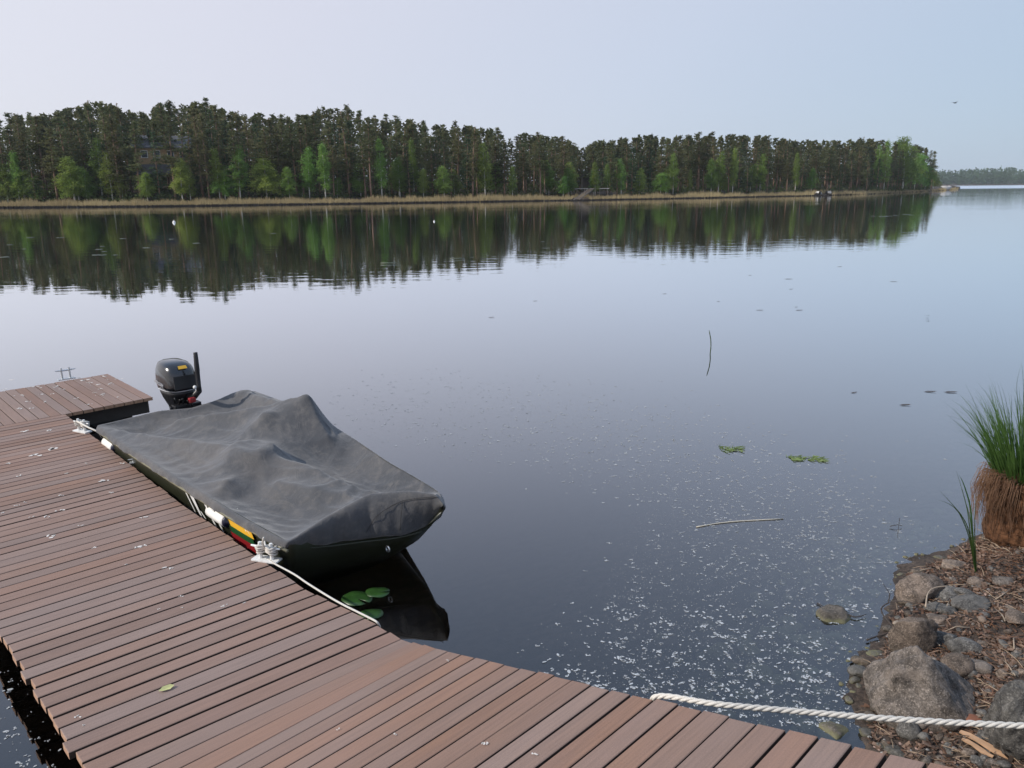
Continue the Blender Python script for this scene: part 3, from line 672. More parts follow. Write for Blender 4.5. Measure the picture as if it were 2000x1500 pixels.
# bird
p = pd(1865, 201, 60); o = empty('bird', p, (0, 0, .4)); tag(o, 'tiny dark bird flying in the pale sky at the upper right', 'bird')
b = MB(); b.loft([[(t*.16, r*math.cos(a), r*math.sin(a)) for a in np.linspace(0, 6.28, 7)[:-1]] for t, r in [(-1.2, .006), (-.8, .02), (0, .04), (.6, .03), (.9, .018), (1.1, .004)]]); b.build('body', M_blackp, o, True)
b = MB()
for q in (-1, 1): b.add([(.07, q*.03, .01), (-.06, q*.03, .01), (-.07, q*.2, .07), (.03, q*.2, .08), (-.12, q*.36, .02), (0, 0, .02)], [(0, 1, 2, 3), (3, 2, 4)])
b.build('wing', M_blackp, o)

# ------------------------------------------------------------------ dock
ZD, TH = .2225, .032
def plank(A, B, C, D, m, parent, th=TH, ins=.0022):
    """A,B one end (left), D,C other end; edge A-D and B-C are the long sides"""
    A, B, C, D = [Vector(p) for p in (A, B, C, D)]; c = (A+B+C+D)/4; xa = ((C+D)-(A+B)).normalized(); n = (D-A).cross(B-A).normalized()
    if n.z < 0: n = -n
    ya = n.cross(xa); R = Matrix((xa, ya, n)).transposed(); Ri = R.transposed()
    P = [Ri @ (p-c) for p in (A, B, C, D)]; cc = [Vector((p.x-math.copysign(ins, p.x), p.y-math.copysign(ins, p.y), 0)) for p in P]
    V = [Vector((p.x, p.y, -th)) for p in P]+[Vector((p.x, p.y, -ins)) for p in P]+cc
    F = [(0, 1, 2, 3), (8, 11, 10, 9)]
    for k in range(4):
        j = (k+1) % 4; F += [(k, k+4, j+4, j), (k+4, k+8, j+8, j+4)]
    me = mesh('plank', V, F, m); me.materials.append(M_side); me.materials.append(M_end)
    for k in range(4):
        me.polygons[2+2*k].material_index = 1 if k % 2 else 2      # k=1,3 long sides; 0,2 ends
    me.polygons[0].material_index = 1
    o = link('plank', me, parent)
    bm = bmesh.new(); bm.from_mesh(me); bmesh.ops.recalc_face_normals(bm, faces=bm.faces); bm.to_mesh(me); bm.free()
    o.matrix_local = Matrix.LocRotScale(c+n*random.uniform(-.0008, .0008), R.to_quaternion(), None); return o
dock = empty('wooden_dock', (0, 0, 0)); tag(dock, 'long weathered brown plank dock running back from the ramp beside the covered boat', 'dock')
# right edge polyline from hinge to the T-head, then straight left edge
RE = [px(*p, ZD) for p in [(782, 1250), (740, 1222), (600, 1154), (500, 1085), (350, 980), (205, 870), (127, 809)]]
RE = [p[:2] for p in RE]; cum = [0]
for a_, b_ in zip(RE, RE[1:]): cum.append(cum[-1]+float(np.linalg.norm(b_-a_)))
def redge(s): return np.array([np.interp(s, cum, [p[0] for p in RE]), np.interp(s, cum, [p[1] for p in RE])])
L0, L1 = px(0, 1237, ZD)[:2], px(160, 1500, ZD)[:2]; ldir = (L0-L1)/np.linalg.norm(L0-L1)
def isect(p, ang):      # from right edge point back along -plank direction to the left edge line
    d = -np.array([math.cos(ang), math.sin(ang)]); M = np.array([[d[0], -ldir[0]], [d[1], -ldir[1]]]); t = np.linalg.solve(M, L0-p); return p+d*t[0]
NP = int(round(cum[-1]/.0955)); pit = cum[-1]/NP; g_ = .0098
SEAM = []
for k in range(NP+1):
    s = k*pit; t = k/NP; ang = math.radians(40.3+(43.6-40.3)*min(1, t*1.6)); r_ = redge(s); l_ = isect(r_, ang); SEAM.append((l_, r_))
for k in range(NP):
    (l0, r0), (l1, r1) = SEAM[k], SEAM[k+1]
    gg = g_*random.choice([.45, .8, 1, 1, 1.3, 1.6])
    e1, e2 = random.uniform(-.006, .008), random.uniform(-.01, .012); dl = (r0-l0)/np.linalg.norm(r0-l0)
    nl = (l1-l0)/np.linalg.norm(l1-l0); nr = (r1-r0)/np.linalg.norm(r1-r0); z_ = ZD
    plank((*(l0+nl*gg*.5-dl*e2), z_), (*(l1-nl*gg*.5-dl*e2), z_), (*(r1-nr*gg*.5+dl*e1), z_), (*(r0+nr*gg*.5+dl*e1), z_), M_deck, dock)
def poly_beam(pts, w, h, zc, name, m, parent):
    b = MB()
    for a_, c_ in zip(pts, pts[1:]):
        a_ = Vector((*a_, zc)); c_ = Vector((*c_, zc)); d = c_-a_; b.box((a_+c_)/2, (d.length, w, h), Matrix.Rotation(math.atan2(d.y, d.x), 3, 'Z'))
    return b.build(name, m, parent)
lf, rt = [s[0] for s in SEAM], [s[1] for s in SEAM]
for q in (.12, .5, .9):
    poly_beam([l*(1-q)+r_*q for l, r_ in ((lf[0], rt[0]), (lf[len(lf)//2], rt[len(rt)//2]), (lf[-1], rt[-1]))], .06, .15, ZD-TH-.078, 'bearer', M_bearer, dock)
for t0, t1 in ((.08, .36), (.60, .92)):
    i0, i1 = int(t0*NP), int(t1*NP); A_, B_, C_, D_ = lf[i0]*.86+rt[i0]*.14, lf[i1]*.86+rt[i1]*.14, lf[i1]*.12+rt[i1]*.88, lf[i0]*.12+rt[i0]*.88
    b = MB(); V = [(*p, -.35) for p in (A_, B_, C_, D_)]+[(*p, ZD-TH-.155) for p in (A_, B_, C_, D_)]; b.add(V, [(0, 1, 2, 3), (7, 6, 5, 4), (0, 4, 5, 1), (1, 5, 6, 2), (2, 6, 7, 3), (3, 7, 4, 0)]); b.build('float', M_float, dock)
# ramp rising towards the viewer
rampo = empty('access_ramp', (0, 0, 0)); tag(rampo, 'sloping plank ramp rising from the dock towards the viewer at the bottom', 'ramp')
P0 = px(782, 1250, ZD); al = -.802; ph = .7873; pt = .0896; sl = .3013
NR = 48; wd_ = float(np.linalg.norm(SEAM[0][0]-SEAM[0][1]))
def rp(i, w):       # seam i, distance w to the left
    s = i*pt; t_ = min(1, i/3); an = math.radians(40.6)*(1-t_)+ph*t_
    p = np.array([P0[0]+s*math.cos(al), P0[1]+s*math.sin(al), ZD+sl*s]); return p-np.array([math.cos(an), math.sin(an), 0])*w
for k in range(NR):
    gg = pt*.10*random.choice([.5, .9, 1, 1, 1.3, 1.5]); f = gg/pt/2; e1, e2 = random.uniform(-.008, .006), random.uniform(-.006, .01)
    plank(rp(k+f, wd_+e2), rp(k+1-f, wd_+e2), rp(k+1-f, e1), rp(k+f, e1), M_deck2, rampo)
for w_ in (.14, .62, wd_-.14):
    A_ = Vector(rp(.3, w_)); B_ = Vector(rp(NR-.3, w_)); dn = Vector((0, 0, -.1)); b = MB(); b.tube([A_+dn, B_+dn], .06, 4); b.build('bearer', M_bearer, rampo)
# T-head
head = empty('dock_head', (0, 0, 0)); tag(head, 'cross platform at the far end of the dock with planks turned lengthwise', 'dock platform')
q0, q1 = px(298.5, 775.5, ZD)[:2], px(211, 730, ZD)[:2]; near = (px(127, 808.5, ZD)[:2]-q0); near = near/np.linalg.norm(near); far_ = (q1-q0)
pk = .0955; NT = 26
far_w = float(np.linalg.norm(far_))
ux = far_/far_w
pj = SEAM[-1]; jd = pj[1]-pj[0]
for k in range(NT):
    gg = .006*random.choice([.5, 1, 1, 1.4]); ww = k*pk+gg/2; w2 = (k+1)*pk-gg/2
    def st_(w):
        p = q0+near*w; # clip by the dock's first board line
        if w > np.linalg.norm(px(127, 808.5, ZD)[:2]-q0):
            # intersect p + t*ux with junction line
            n_ = np.array([-jd[1], jd[0]]); t = ((pj[1]-p)@n_)/(ux@n_); p = p+ux*(t+.006)
        return p
    n0, n1 = st_(ww), st_(w2); f0, f1 = q0+near*ww+ux*far_w, q0+near*w2+ux*far_w; e = random.uniform(-.008, .01)
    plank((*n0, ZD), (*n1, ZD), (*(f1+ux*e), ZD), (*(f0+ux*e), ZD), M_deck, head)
for q in (.10, .5, .9):
    a_ = q0+ux*far_w*q+near*.02; c_ = a_+near*2.4
    if q < .2: a_ = q0+ux*.10+near*.03; c_ = a_+near*.85
    poly_beam([a_, c_], .06, .14, ZD-TH-.072, 'bearer', M_bearer, head)
a_ = q0+near*.36+ux*.16; b = MB(); pts_ = [a_, a_+near*1.9+ux*.30, a_+near*1.9+ux*1.1, a_+ux*1.1]
b.add([(*p, -.3) for p in pts_]+[(*p, ZD-TH-.145) for p in pts_], [(0, 1, 2, 3), (7, 6, 5, 4), (0, 4, 5, 1), (1, 5, 6, 2), (2, 6, 7, 3), (3, 7, 4, 0)]); b.build('float', M_float, head)
a_ = q0+near*.28+ux*.12; b = MB(); pts_ = [a_, a_+near*2.0+ux*.3, a_+near*2.0+ux*1.2, a_+ux*1.2]
b.add([(*p, ZD-TH-.195) for p in pts_]+[(*p, ZD-TH-.15) for p in pts_], [(0, 1, 2, 3), (7, 6, 5, 4), (0, 4, 5, 1), (1, 5, 6, 2), (2, 6, 7, 3), (3, 7, 4, 0)]); b.build('float_rim', M_float, head)

def cleat(pos, s, rz, m, parent, wide=1.0, barz=.075):
    o = MB(); R = Matrix.Rotation(rz, 3, 'Z')
    o.box(Vector(pos)+Vector((0, 0, .005*s)), (.15*s*wide, .06*s, .010*s), R)
    for q in (-1, 1):
        p = Vector(pos)+R@Vector((q*.034*s*wide, 0, .01*s)); o.tube([p, p+Vector((0, 0, (barz+.015)*s))], [.011*s, .009*s], 8)
    o.tube([Vector(pos)+R@Vector((-.088*s*wide, 0, barz*s)), Vector(pos)+R@Vector((-.03*s*wide, 0, (barz-.004)*s)), Vector(pos)+R@Vector((.03*s*wide, 0, (barz-.004)*s)), Vector(pos)+R@Vector((.088*s*wide, 0, barz*s))], [.005*s, .009*s, .009*s, .005*s], 8)
    return o.build('cleat', m, parent, False, .0012*s)
AX = math.radians(-46.4)
c1 = px(161, 843, ZD); c2 = px(521, 1094, ZD); c3 = px(130, 740.5, ZD)
cleat(c1, 1.15, AX+.35, M_white, dock); cleat(c2, 1.1, AX+.5, M_white, dock); cleat(c3, 1.08, math.radians(42), M_galv, head, 1.1, .10)
c4 = px(268, 903, ZD); cleat(c4, .8, AX+1.2, M_galv, dock, .9, .04)

# droppings on the boards
def blob(c, r, n=9, el=1, rot=0, z=.0012, th=.0016):
    ks = [rng.uniform(.45, 1.15) for _ in range(n)]; top = []
    for k in range(n):
        a = 2*math.pi*k/n; x = math.cos(a)*r*ks[k]*el; y = math.sin(a)*r*ks[k]
        top.append((c[0]+x*math.cos(rot)-y*math.sin(rot), c[1]+x*math.sin(rot)+y*math.cos(rot), c[2]+z+th))
    bot = [(t[0], t[1], c[2]+z) for t in top]; F = [tuple(range(n))]+[(k, k+n, (k+1) % n+n, (k+1) % n) for k in range(n)]
    return top+bot, F
b = MB()
DR = [(72, 888, 20), (105, 875, 26), (95, 840, 12), (60, 842, 14), (38, 930, 10), (122, 996, 14), (118, 968, 9), (200, 939, 14), (215, 962, 7), (282, 1010, 15), (100, 1048, 16), (30, 988, 7), (5, 1002, 8), (160, 1027, 7), (185, 1070, 9), (272, 1068, 14), (283, 1066, 8), (330, 1110, 10), (48, 982, 5), (220, 962, 8), (90, 1010, 8), (312, 1190, 6), (478, 1178, 5), (352, 1165, 6), (357, 1187, 5), (247, 1103, 6), (150, 1400, 7), (163, 1418, 4), (948, 1455, 13), (1045, 1474, 7), (770, 1435, 6), (660, 1425, 5), (875, 1290, 5), (440, 1183, 8), (385, 950, 5), (18, 905, 7), (240, 905, 9), (170, 905, 6), (60, 1010, 6), (130, 925, 6)]
DH = [(23, 742, 9), (66, 756, 12), (60, 797, 9), (82, 770, 9), (110, 756, 8), (41, 773, 9), (55, 784, 9), (40, 798, 10), (85, 785, 7), (165, 743, 14), (172, 748, 9), (152, 738, 9), (187, 752, 10), (192, 760, 9), (205, 735, 10), (210, 742, 5), (230, 741, 13), (218, 748, 7), (195, 772, 9), (182, 767, 6), (230, 776, 5), (115, 753, 7), (122, 760, 6), (148, 778, 7), (175, 790, 9), (100, 770, 8), (78, 757, 7), (200, 770, 7), (212, 750, 9), (8, 761, 7)]
for lst in (DR, DH):
    for (x, y, r_) in lst:
        onr = y > 1245 and x > 600 
        p = px(x, y, ZD)
        if onr:
            for _ in range(8):
                s_ = (p[:2]-P0[:2])@np.array([math.cos(al), math.sin(al)]); p = px(x, y, ZD+sl*max(0, s_)+.001)
        D_ = np.linalg.norm(p-CAM); rr = r_/FPX*D_*.42
        for q in range(4):
            c_ = p+np.array([rng.normal(0, rr*.9), rng.normal(0, rr*.6), 0])
            b.add(*blob(c_, rr*rng.uniform(.15, .6), 9, rng.uniform(1, 2.0), rng.uniform(0, 3)))
tag(b.build('bird_droppings', M_poo), 'pale bird droppings spattered over the dock boards', 'droppings', kind='stuff')
o = link('fallen_leaf', mesh('fallen_leaf', [(-.03, 0, 0), (-.01, .014, .006), (.02, .012, .008), (.035, 0, .004), (.015, -.013, .0), (-.012, -.012, .002), (0, 0, -.001)], [(6, 0, 1), (6, 1, 2), (6, 2, 3), (6, 3, 4), (6, 4, 5), (6, 5, 0)], simple('pale_yellow_leaf', (.45, .45, .2), .7)))
o.location = px(324, 1345, ZD+.008); o.rotation_euler = (0, 0, .6); tag(o, 'pale yellow green leaf lying alone on the dock boards', 'leaf')

# ------------------------------------------------------------------ boat
ZG = .37
O_ = px(190, 830, ZG)[:2]; C_ = px(552, 1060, ZG)[:2]; ua = (C_-O_)/np.linalg.norm(C_-O_); va_ = np.array([-ua[1], ua[0]])
if va_[0] < 0: va_ = -va_
LP = float(np.linalg.norm(C_-O_))
tipw = px(866, 986, .46)[:2]; tu, tv = float((tipw-O_)@ua), float((tipw-O_)@va_)
boat = empty('motor_boat', (O_[0], O_[1], 0), (0, 0, math.atan2(ua[1], ua[0]))); tag(boat, 'olive green motor boat moored along the dock, black outboard on its stern', 'boat')
# boat frame: x along, y to port->  starboard is +v, which is +y (left of ua)
sg = 1 if (ua[0]*va_[1]-ua[1]*va_[0]) > 0 else -1
BW = 1.46
PORT = [(0, 0, ZG), (.8, -.015, ZG), (1.8, -.015, ZG), (2.7, 0, ZG), (LP, .03, .365)]
BOW = [(LP, .03, .365), (3.18, .30, .435), (3.20, .58, .50), (3.37, .76, .515), (3.52, .85, .505), (tu, tv, .46)]
BOT = [(LP-.02, .02, .325), (3.19, .32, .25), (3.27, .50, .245), (3.38, .67, .245), (3.43, .79, .265), (3.47, .93, .33)]
def toUV(p): q = np.array(p[:2])-O_; return float(q@ua), float(q@va_)
STAR = [(0, 1.42, .40), (.9, 1.42, .41), (2.02, 1.24, .42), (2.66, 1.11, .425), (3.06, 1.045, .435), (3.40, .97, .45), (tu, tv, .46)]
print('STAR', STAR)
STERN = [(0, 0, ZG), (.02, .32, ZG+.02), (.10, .48, ZG+.05), (.15, .74, ZG+.03), (.12, 1.0, ZG+.05), (.02, 1.2, ZG+.06), (0, 1.42, .40)]
def curve(P, n):
    P = np.array(P, float); d = np.r_[0, np.cumsum(np.linalg.norm(np.diff(P, axis=0), axis=1))]; t = np.linspace(0, d[-1], n)
    Q = np.stack([np.interp(t, d, P[:, i]) for i in range(3)], 1)
    for _ in range(max(2, n//22)):
        Q[1:-1] = .25*Q[:-2]+.5*Q[1:-1]+.25*Q[2:]
    return Q
NU, NV = 130, 76
cP, cS, cB, cT = curve(PORT, NU), curve(STAR, NU), curve(BOW, NV), curve(STERN, NV)
S_, T_ = np.meshgrid(np.linspace(0, 1, NU), np.linspace(0, 1, NV), indexing='ij')
G = ((1-T_)[..., None]*cP[:, None, :]+T_[..., None]*cS[:, None, :]+(1-S_)[..., None]*cT[None, :, :]+S_[..., None]*cB[None, :, :]
     - ((1-S_)*(1-T_))[..., None]*cP[0]-((1-S_)*T_)[..., None]*cS[0]-(S_*(1-T_))[..., None]*cP[-1]-(S_*T_)[..., None]*cS[-1])
rimz = G[..., 2].copy()
def supp(u, v):     # what the canvas rests on
    z = np.full(u.shape, .15)
    def cone(cu, cv, h, r0, sl_=2.2, el=1, rot=0):
        du, dv = u-cu, v-cv; a = du*math.cos(rot)+dv*math.sin(rot); b_ = -du*math.sin(rot)+dv*math.cos(rot)
        d = np.sqrt((a/el)**2+b_**2); return h-np.maximum(0, d-r0)*sl_
    def seg(a0, b0, sl_=1.5):
        dx, dy = b0[0]-a0[0], b0[1]-a0[1]; t = np.clip(((u-a0[0])*dx+(v-a0[1])*dy)/(dx*dx+dy*dy), 0, 1)
        return a0[2]+(b0[2]-a0[2])*t-.10*t*(1-t)*math.hypot(dx, dy)*.5-np.hypot(u-a0[0]-t*dx, v-a0[1]-t*dy)*sl_
    for q_ in RIDGES: z = np.maximum(z, seg(*q_))
    for c_ in (cone(PK[0], PK[1], PK[2], .035, 2.0), cone(PK[0]-.12, PK[1]-.28, PK[2]-.10, .05, 2.5), cone(HP[0], HP[1], HP[2], .13, 1.6, 1.3, .3), cone(.12, 1.26, .455, .05, 1.2)):
        z = np.maximum(z, c_)
    return z
def toUV(p): q = np.array(p[:2])-O_; return float(q@ua), float(q@va_)
def fit_h(x, y, v):     # boat point on the ray of (x,y) with cross-position v
    for Y in np.linspace(3.5, 9.5, 400):
        p = pd(x, y, Y); q = toUV(p)
        if q[1] > v: return q[0], q[1], p[2]
    return q[0], q[1], p[2]
PK = fit_h(598, 772, 1.12); HP = fit_h(492, 872, .48)
def PZ(x, y, z): return (*toUV(px(x, y, z)), z)
RIDGES = [((.15, 1.26, .45), (PK[0]-.15, PK[1]+.08, PK[2]-.12), 1.0), (PK, PZ(350, 815, 0.425), 1.8), (HP, PZ(330, 852, 0.425), 1.6), (PZ(330, 852, 0.425), PZ(205, 833, 0.385), 1.6), (HP, PZ(600, 905, 0.455), 1.8), (PZ(600, 905, 0.455), PZ(716, 957, 0.455), 1.8), (PZ(716, 957, 0.455), PZ(850, 960, 0.485), 1.5),
          (PZ(715, 957, 0.455), PZ(566, 1050, 0.385), 2.0), (PZ(455, 925, 0.425), PZ(432, 950, 0.395), 2.0), (PZ(440, 890, 0.465), PZ(428, 940, 0.395), 2.2), (PZ(540, 935, 0.415), PZ(690, 965, 0.435), 2.2), (PK, PZ(640, 850, 0.465), 1.8), (PK, PZ(560, 860, 0.385), 2.0)]
print('PEAK', PK, 'HUMP', HP, 'LP', LP, 'tip', tu, tv, 'sg', sg)
X3 = G.copy(); sz = supp(X3[..., 0], X3[..., 1]); X3[..., 2] = np.maximum(rimz-.02, sz)
ru = np.linalg.norm(np.diff(G[..., :2], axis=0), axis=2)*1.012; rv = np.linalg.norm(np.diff(G[..., :2], axis=1), axis=2)*1.022
dg = np.linalg.norm(G[1:, 1:, :2]-G[:-1, :-1, :2], axis=2)*1.03; dg2 = np.linalg.norm(G[1:, :-1, :2]-G[:-1, 1:, :2], axis=2)*1.03
X3[..., 2] += .01*rng.normal(size=X3.shape[:2]); pin = np.zeros(X3.shape[:2], bool); pin[0] = pin[-1] = True; pin[:, 0] = pin[:, -1] = True
FIX = G.copy(); FIX[..., 2] = rimz; prev = X3.copy()
def relax(A, B, r, mn=.0):
    d = B-A; l = np.linalg.norm(d, axis=-1, keepdims=True)+1e-9; e = (l-r[..., None])/l
    e = np.where(e < 0, e*mn, e); return d*e*.5
for itn in range(900):
    vel = (X3-prev)*.94; prev = X3.copy(); X3 = X3+vel; X3[..., 2] -= .00022
    for _ in range(2):
        for par in (0, 1):
            A, B = X3[par:-1:2], X3[par+1::2]; n_ = min(len(A), len(B)); c_ = relax(A[:n_], B[:n_], ru[par::2][:n_], .25); X3[par:par+2*n_:2] += c_; X3[par+1:par+1+2*n_:2] -= c_
            A, B = X3[:, par:-1:2], X3[:, par+1::2]; n_ = min(A.shape[1], B.shape[1]); c_ = relax(A[:, :n_], B[:, :n_], rv[:, par::2][:, :n_], .25); X3[:, par:par+2*n_:2] += c_; X3[:, par+1:par+1+2*n_:2] -= c_
        c_ = relax(X3[:-1, :-1], X3[1:, 1:], dg, .1)*.5; X3[:-1, :-1] += c_; X3[1:, 1:] -= c_
        c_ = relax(X3[:-1, 1:], X3[1:, :-1], dg2, .1)*.5; X3[:-1, 1:] += c_; X3[1:, :-1] -= c_
        X3[pin] = FIX[pin]
    sz = supp(X3[..., 0], X3[..., 1]); hit = X3[..., 2] < sz; X3[..., 2] = np.where(hit, sz, X3[..., 2])
    prev = np.where(hit[..., None], prev*.3+X3*.7, prev); X3[pin] = FIX[pin]
for _ in range(2):
    X3[1:-1, 1:-1] = .5*X3[1:-1, 1:-1]+.125*(X3[:-2, 1:-1]+X3[2:, 1:-1]+X3[1:-1, :-2]+X3[1:-1, 2:])
for i in range(1, NU-1):
    for j in range(1, NV-1):
        u_, v_ = X3[i, j, 0], X3[i, j, 1]; ed = min(1, min(i, NU-1-i, j, NV-1-j)/6)
        w_ = noise.noise(Vector((u_*1.3+v_*.6, v_*3.4-u_*.5, 1.7)))*1.2; r_ = 1-abs(noise.noise(Vector((u_*2.4+w_, v_*4.6+w_, 4.1))))*2.2
        r2_ = 1-abs(noise.noise(Vector((u_*6.5-v_*5, v_*3.0+u_*2.2+w_, 9.1))))*2.2
        ga = math.exp(-max(0, v_-.04)/.11)*.0075*math.sin(u_*38+3*noise.noise(Vector((u_*3, v_*2, 2))))*(.4+.6*max(0, noise.noise(Vector((u_*1.7, 3, 5)))+.5))
        X3[i, j, 2] += ed*ga+ed*(.017*max(0, r_)**2+.006*max(0, r2_)**2*(1.0 if v_ < .7 else .5))
# skirt hanging from the rim
rim = [(i, 0) for i in range(NU)]+[(NU-1, j) for j in range(1, NV)]+[(i, NV-1) for i in range(NU-2, -1, -1)]+[(0, j) for j in range(NV-2, 0, -1)]
RV = np.array([X3[i, j] for i, j in rim]); nR = len(RV)
tang = np.roll(RV, -1, 0)-np.roll(RV, 1, 0); out_ = np.stack([tang[:, 1], -tang[:, 0]], 1); cen = RV[:, :2].mean(0)
s0 = np.sign(((RV[:, :2]-cen)*out_).sum(1).mean()); out_ = out_*s0; out_ /= np.linalg.norm(out_, axis=1)[:, None]+1e-9
for _ in range(3): out_ = .25*np.roll(out_, 1, 0)+.5*out_+.25*np.roll(out_, -1, 0)
vert = [tuple(v) for v in X3.reshape(-1, 3)]; idx = lambda i, j: i*NV+j
FC = [(idx(i, j), idx(i+1, j), idx(i+1, j+1), idx(i, j+1)) for i in range(NU-1) for j in range(NV-1)]
prevrow = [idx(i, j) for i, j in rim]; cBT = curve(BOT, NV)
for lv, (dz, do) in enumerate([(.018, .016), (.05, .020), (1.0, .014), (1.06, -.004)]):
    row = []
    for k, (i, j) in enumerate(rim):
        isb = i == NU-1; t = j/(NV-1); e = .05 if j == 0 else .13-.10*max(0, (i-NU*.7)/(NU*.3))
        if i > NU-16 and j == 0: e = .05+.01*(i-NU+16)/16
        if isb: e = .15+.09*math.sin(math.pi*min(1, t*1.0))
        w = k*.37; fold = .006*math.sin(w*1.3)+.005*math.sin(w*.57+2)+.004*math.sin(w*2.9)
        dd = dz if dz < .3 else e*dz*(1+.10*math.sin(w*.21)+.05*math.sin(w*.9))
        oo = do*(2.2 if isb and dz < .3 else 1)+(fold if dz > .03 else 0); dd *= 1.5 if isb and dz < .3 else 1
        if isb and dz > .3: oo -= .10*math.sin(math.pi*t)
        p = RV[k]; q_ = (p[0]+out_[k][0]*oo, p[1]+out_[k][1]*oo, p[2]-dd)
        if isb:
            bt = cBT[j]; fz = (.10, .42, 1.0, 1.0)[lv]; bul = (.020, .030, .004, -.02)[lv]*(.4+math.sin(math.pi*t))+fold*.6*(lv > 0)
            q_ = (p[0]+(bt[0]-p[0])*fz+out_[k][0]*bul, p[1]+(bt[1]-p[1])*fz+out_[k][1]*bul, p[2]+(bt[2]-p[2])*fz-(.006 if lv == 3 else 0)+.004*math.sin(w))
        vert.append(q_); row.append(len(vert)-1)
    for k in range(nR): FC.append((prevrow[k], row[k], row[(k+1) % nR], prevrow[(k+1) % nR]))
    prevrow = row
me = mesh('boat_cover', [(a_, sg*b_, c_) for a_, b_, c_ in vert], FC, M_canvas, True)
bm = bmesh.new(); bm.from_mesh(me); bmesh.ops.recalc_face_normals(bm, faces=bm.faces); bm.to_mesh(me); bm.free()
cov = link('boat_cover', me); cov.location = boat.location; cov.rotation_euler = boat.rotation_euler
md = cov.modifiers.new('sub', 'SUBSURF'); md.levels = md.render_levels = 1
tag(cov, 'faded charcoal canvas cover draped in folds over the moored boat', 'boat cover')
from mathutils.bvhtree import BVHTree
bvh = BVHTree.FromPolygons([cov.matrix_basis @ v.co for v in me.vertices], [tuple(p.vertices) for p in me.polygons])
def on_cover(x, y, off=.004):
    d = Vector((x-1000)/FPX*_r-(y-750)/FPX*_u+_f).normalized(); h, nrm, _, _ = bvh.ray_cast(Vector(CAM), d); return None if h is None else h-d*off
inv = cov.matrix_basis.inverted()
for PTS in ([(716, 1040), (722, 1028), (733, 1010), (748, 998), (765, 988), (786, 978), (815, 973), (845, 971), (860, 972)], [(786, 978), (784, 1000), (782, 1020), (781, 1040)]):
    q_ = []
    for a_, c_ in zip(PTS, PTS[1:]):
        for t in np.linspace(0, 1, 5)[:-1]: q_.append(on_cover(a_[0]+(c_[0]-a_[0])*t, a_[1]+(c_[1]-a_[1])*t))
    q_ = [inv @ p for p in q_ if p is not None]
    if len(q_) > 3: b = MB(); b.tube(q_, .0018, 5); b.build('seam', M_seam, cov, True)
# hull
def B3(u, v, z): return Vector((u, sg*v, z))
NH = 60; hp, hs_, hb = curve(PORT, NH), curve(STAR, NH), curve([(LP, .03, .365), (3.17, .32, .31), (3.25, .50, .30), (3.35, .66, .30), (3.41, .78, .31), (3.46, .88, .35), (3.5, .90, .40)], 26); ht = np.array([(0, v, ZG) for v in np.linspace(BW*.97, 0, 12)])
loop = np.concatenate([hp[:-1], hb[:-1], hs_[::-1][:-1], ht[:-1]]); cu, cv = 1.7, BW*.45
rings = []
for (ins, dz, rk) in [(.012, -.005, 0), (.012, -.06, .0), (.03, -.13, .02), (.06, -.36, .16), (.12, -.60, .40), (.30, -.78, .8)]:
    R_ = []
    for (u, v, z) in loop:
        f = max(0, (u-2.3)/1.4)**1.4; uu = u-rk*f*1.1; ins_ = ins
        if u < .02: uu = .03
        vv = cv+(v-cv)*(1-ins_/.85); zz = z+dz+(.55*f*abs(dz)); R_.append(B3(uu, vv, zz))
    rings.append(R_)
hb_ = MB(); hb_.loft(rings, False); hb_.F.append(tuple(range((len(rings)-1)*len(rings[0]), len(rings)*len(rings[0])))); hb_.F.append(tuple(len(rings[0])*3+k for k in range(len(rings[0])))); hull = hb_.build('hull', M_hull, boat, True)
b = MB(); b.tube([B3(u, v-.006, z-.055) for u, v, z in curve(PORT, 30)], .010, 6); b.build('rub_rail', M_rail, boat, True)
b = MB(); b.tube([B3(u-.01, v+.01, z-.02) for u, v, z in curve(BOT[:5], 16)], .006, 6); b.build('bow_rail', M_hull, boat, True)
b = MB(); ring = [B3(3.34+.018*math.cos(a), .60, .17+.018*math.sin(a)) for a in np.linspace(0, 6.28, 12)]; b.tube(ring, .005, 5, False); b.build('bow_eye', M_steel, boat)
def side(u, z, off=.004):      # point on the port side near the top
    v = float(np.interp(u, hp[:, 0], hp[:, 1])); dz = z-ZG; k = min(1, max(0, (-dz-.06)/.3)); return B3(u, v+.012-off+.045*k*0+.03*k, z)
uy = [toUV(px(x, y, ZG-.10))[0] for x, y in ((463, 1014), (498, 1040))]
for nm, m_, z0, z1 in (('yellow_stripe', M_yel, ZG-.07, ZG-.12), ('green_stripe', M_grn, ZG-.12, ZG-.165), ('red_stripe', M_red, ZG-.165, ZG-.22)):
    q = MB(); us = np.linspace(uy[0], uy[1]+.03, 6); V = [side(u, z0, .010) for u in us]+[side(u+.02, z1, .010) for u in us]; q.add(V, [(k, k+1, k+7, k+6) for k in range(5)]); q.build(nm, m_, boat)
def stroke(b, u0, z0, u1, z1, w0, w1, off=.010):
    b.add([side(u0-w0, z0, off), side(u0+w0, z0, off), side(u1+w1, z1, off), side(u1-w1, z1, off)], [(0, 1, 2, 3)])
b = MB(); ul = toUV(px(375, 962, ZG-.09))[0]
for du, w0, w1 in ((0, .012, .006), (.09, .030, .008), (.30, .018, .012), (.40, .016, .012), (.86, .02, .01)): stroke(b, ul+du, ZG-.08, ul+du+.13, ZG-.25, w0, w1)
stroke(b, ul+.19, ZG-.16, ul+.25, ZG-.20, .012, .012); stroke(b, ul+.47, ZG-.10, ul+.55, ZG-.13, .02, .015); b.build('hull_lettering', M_wht, boat)

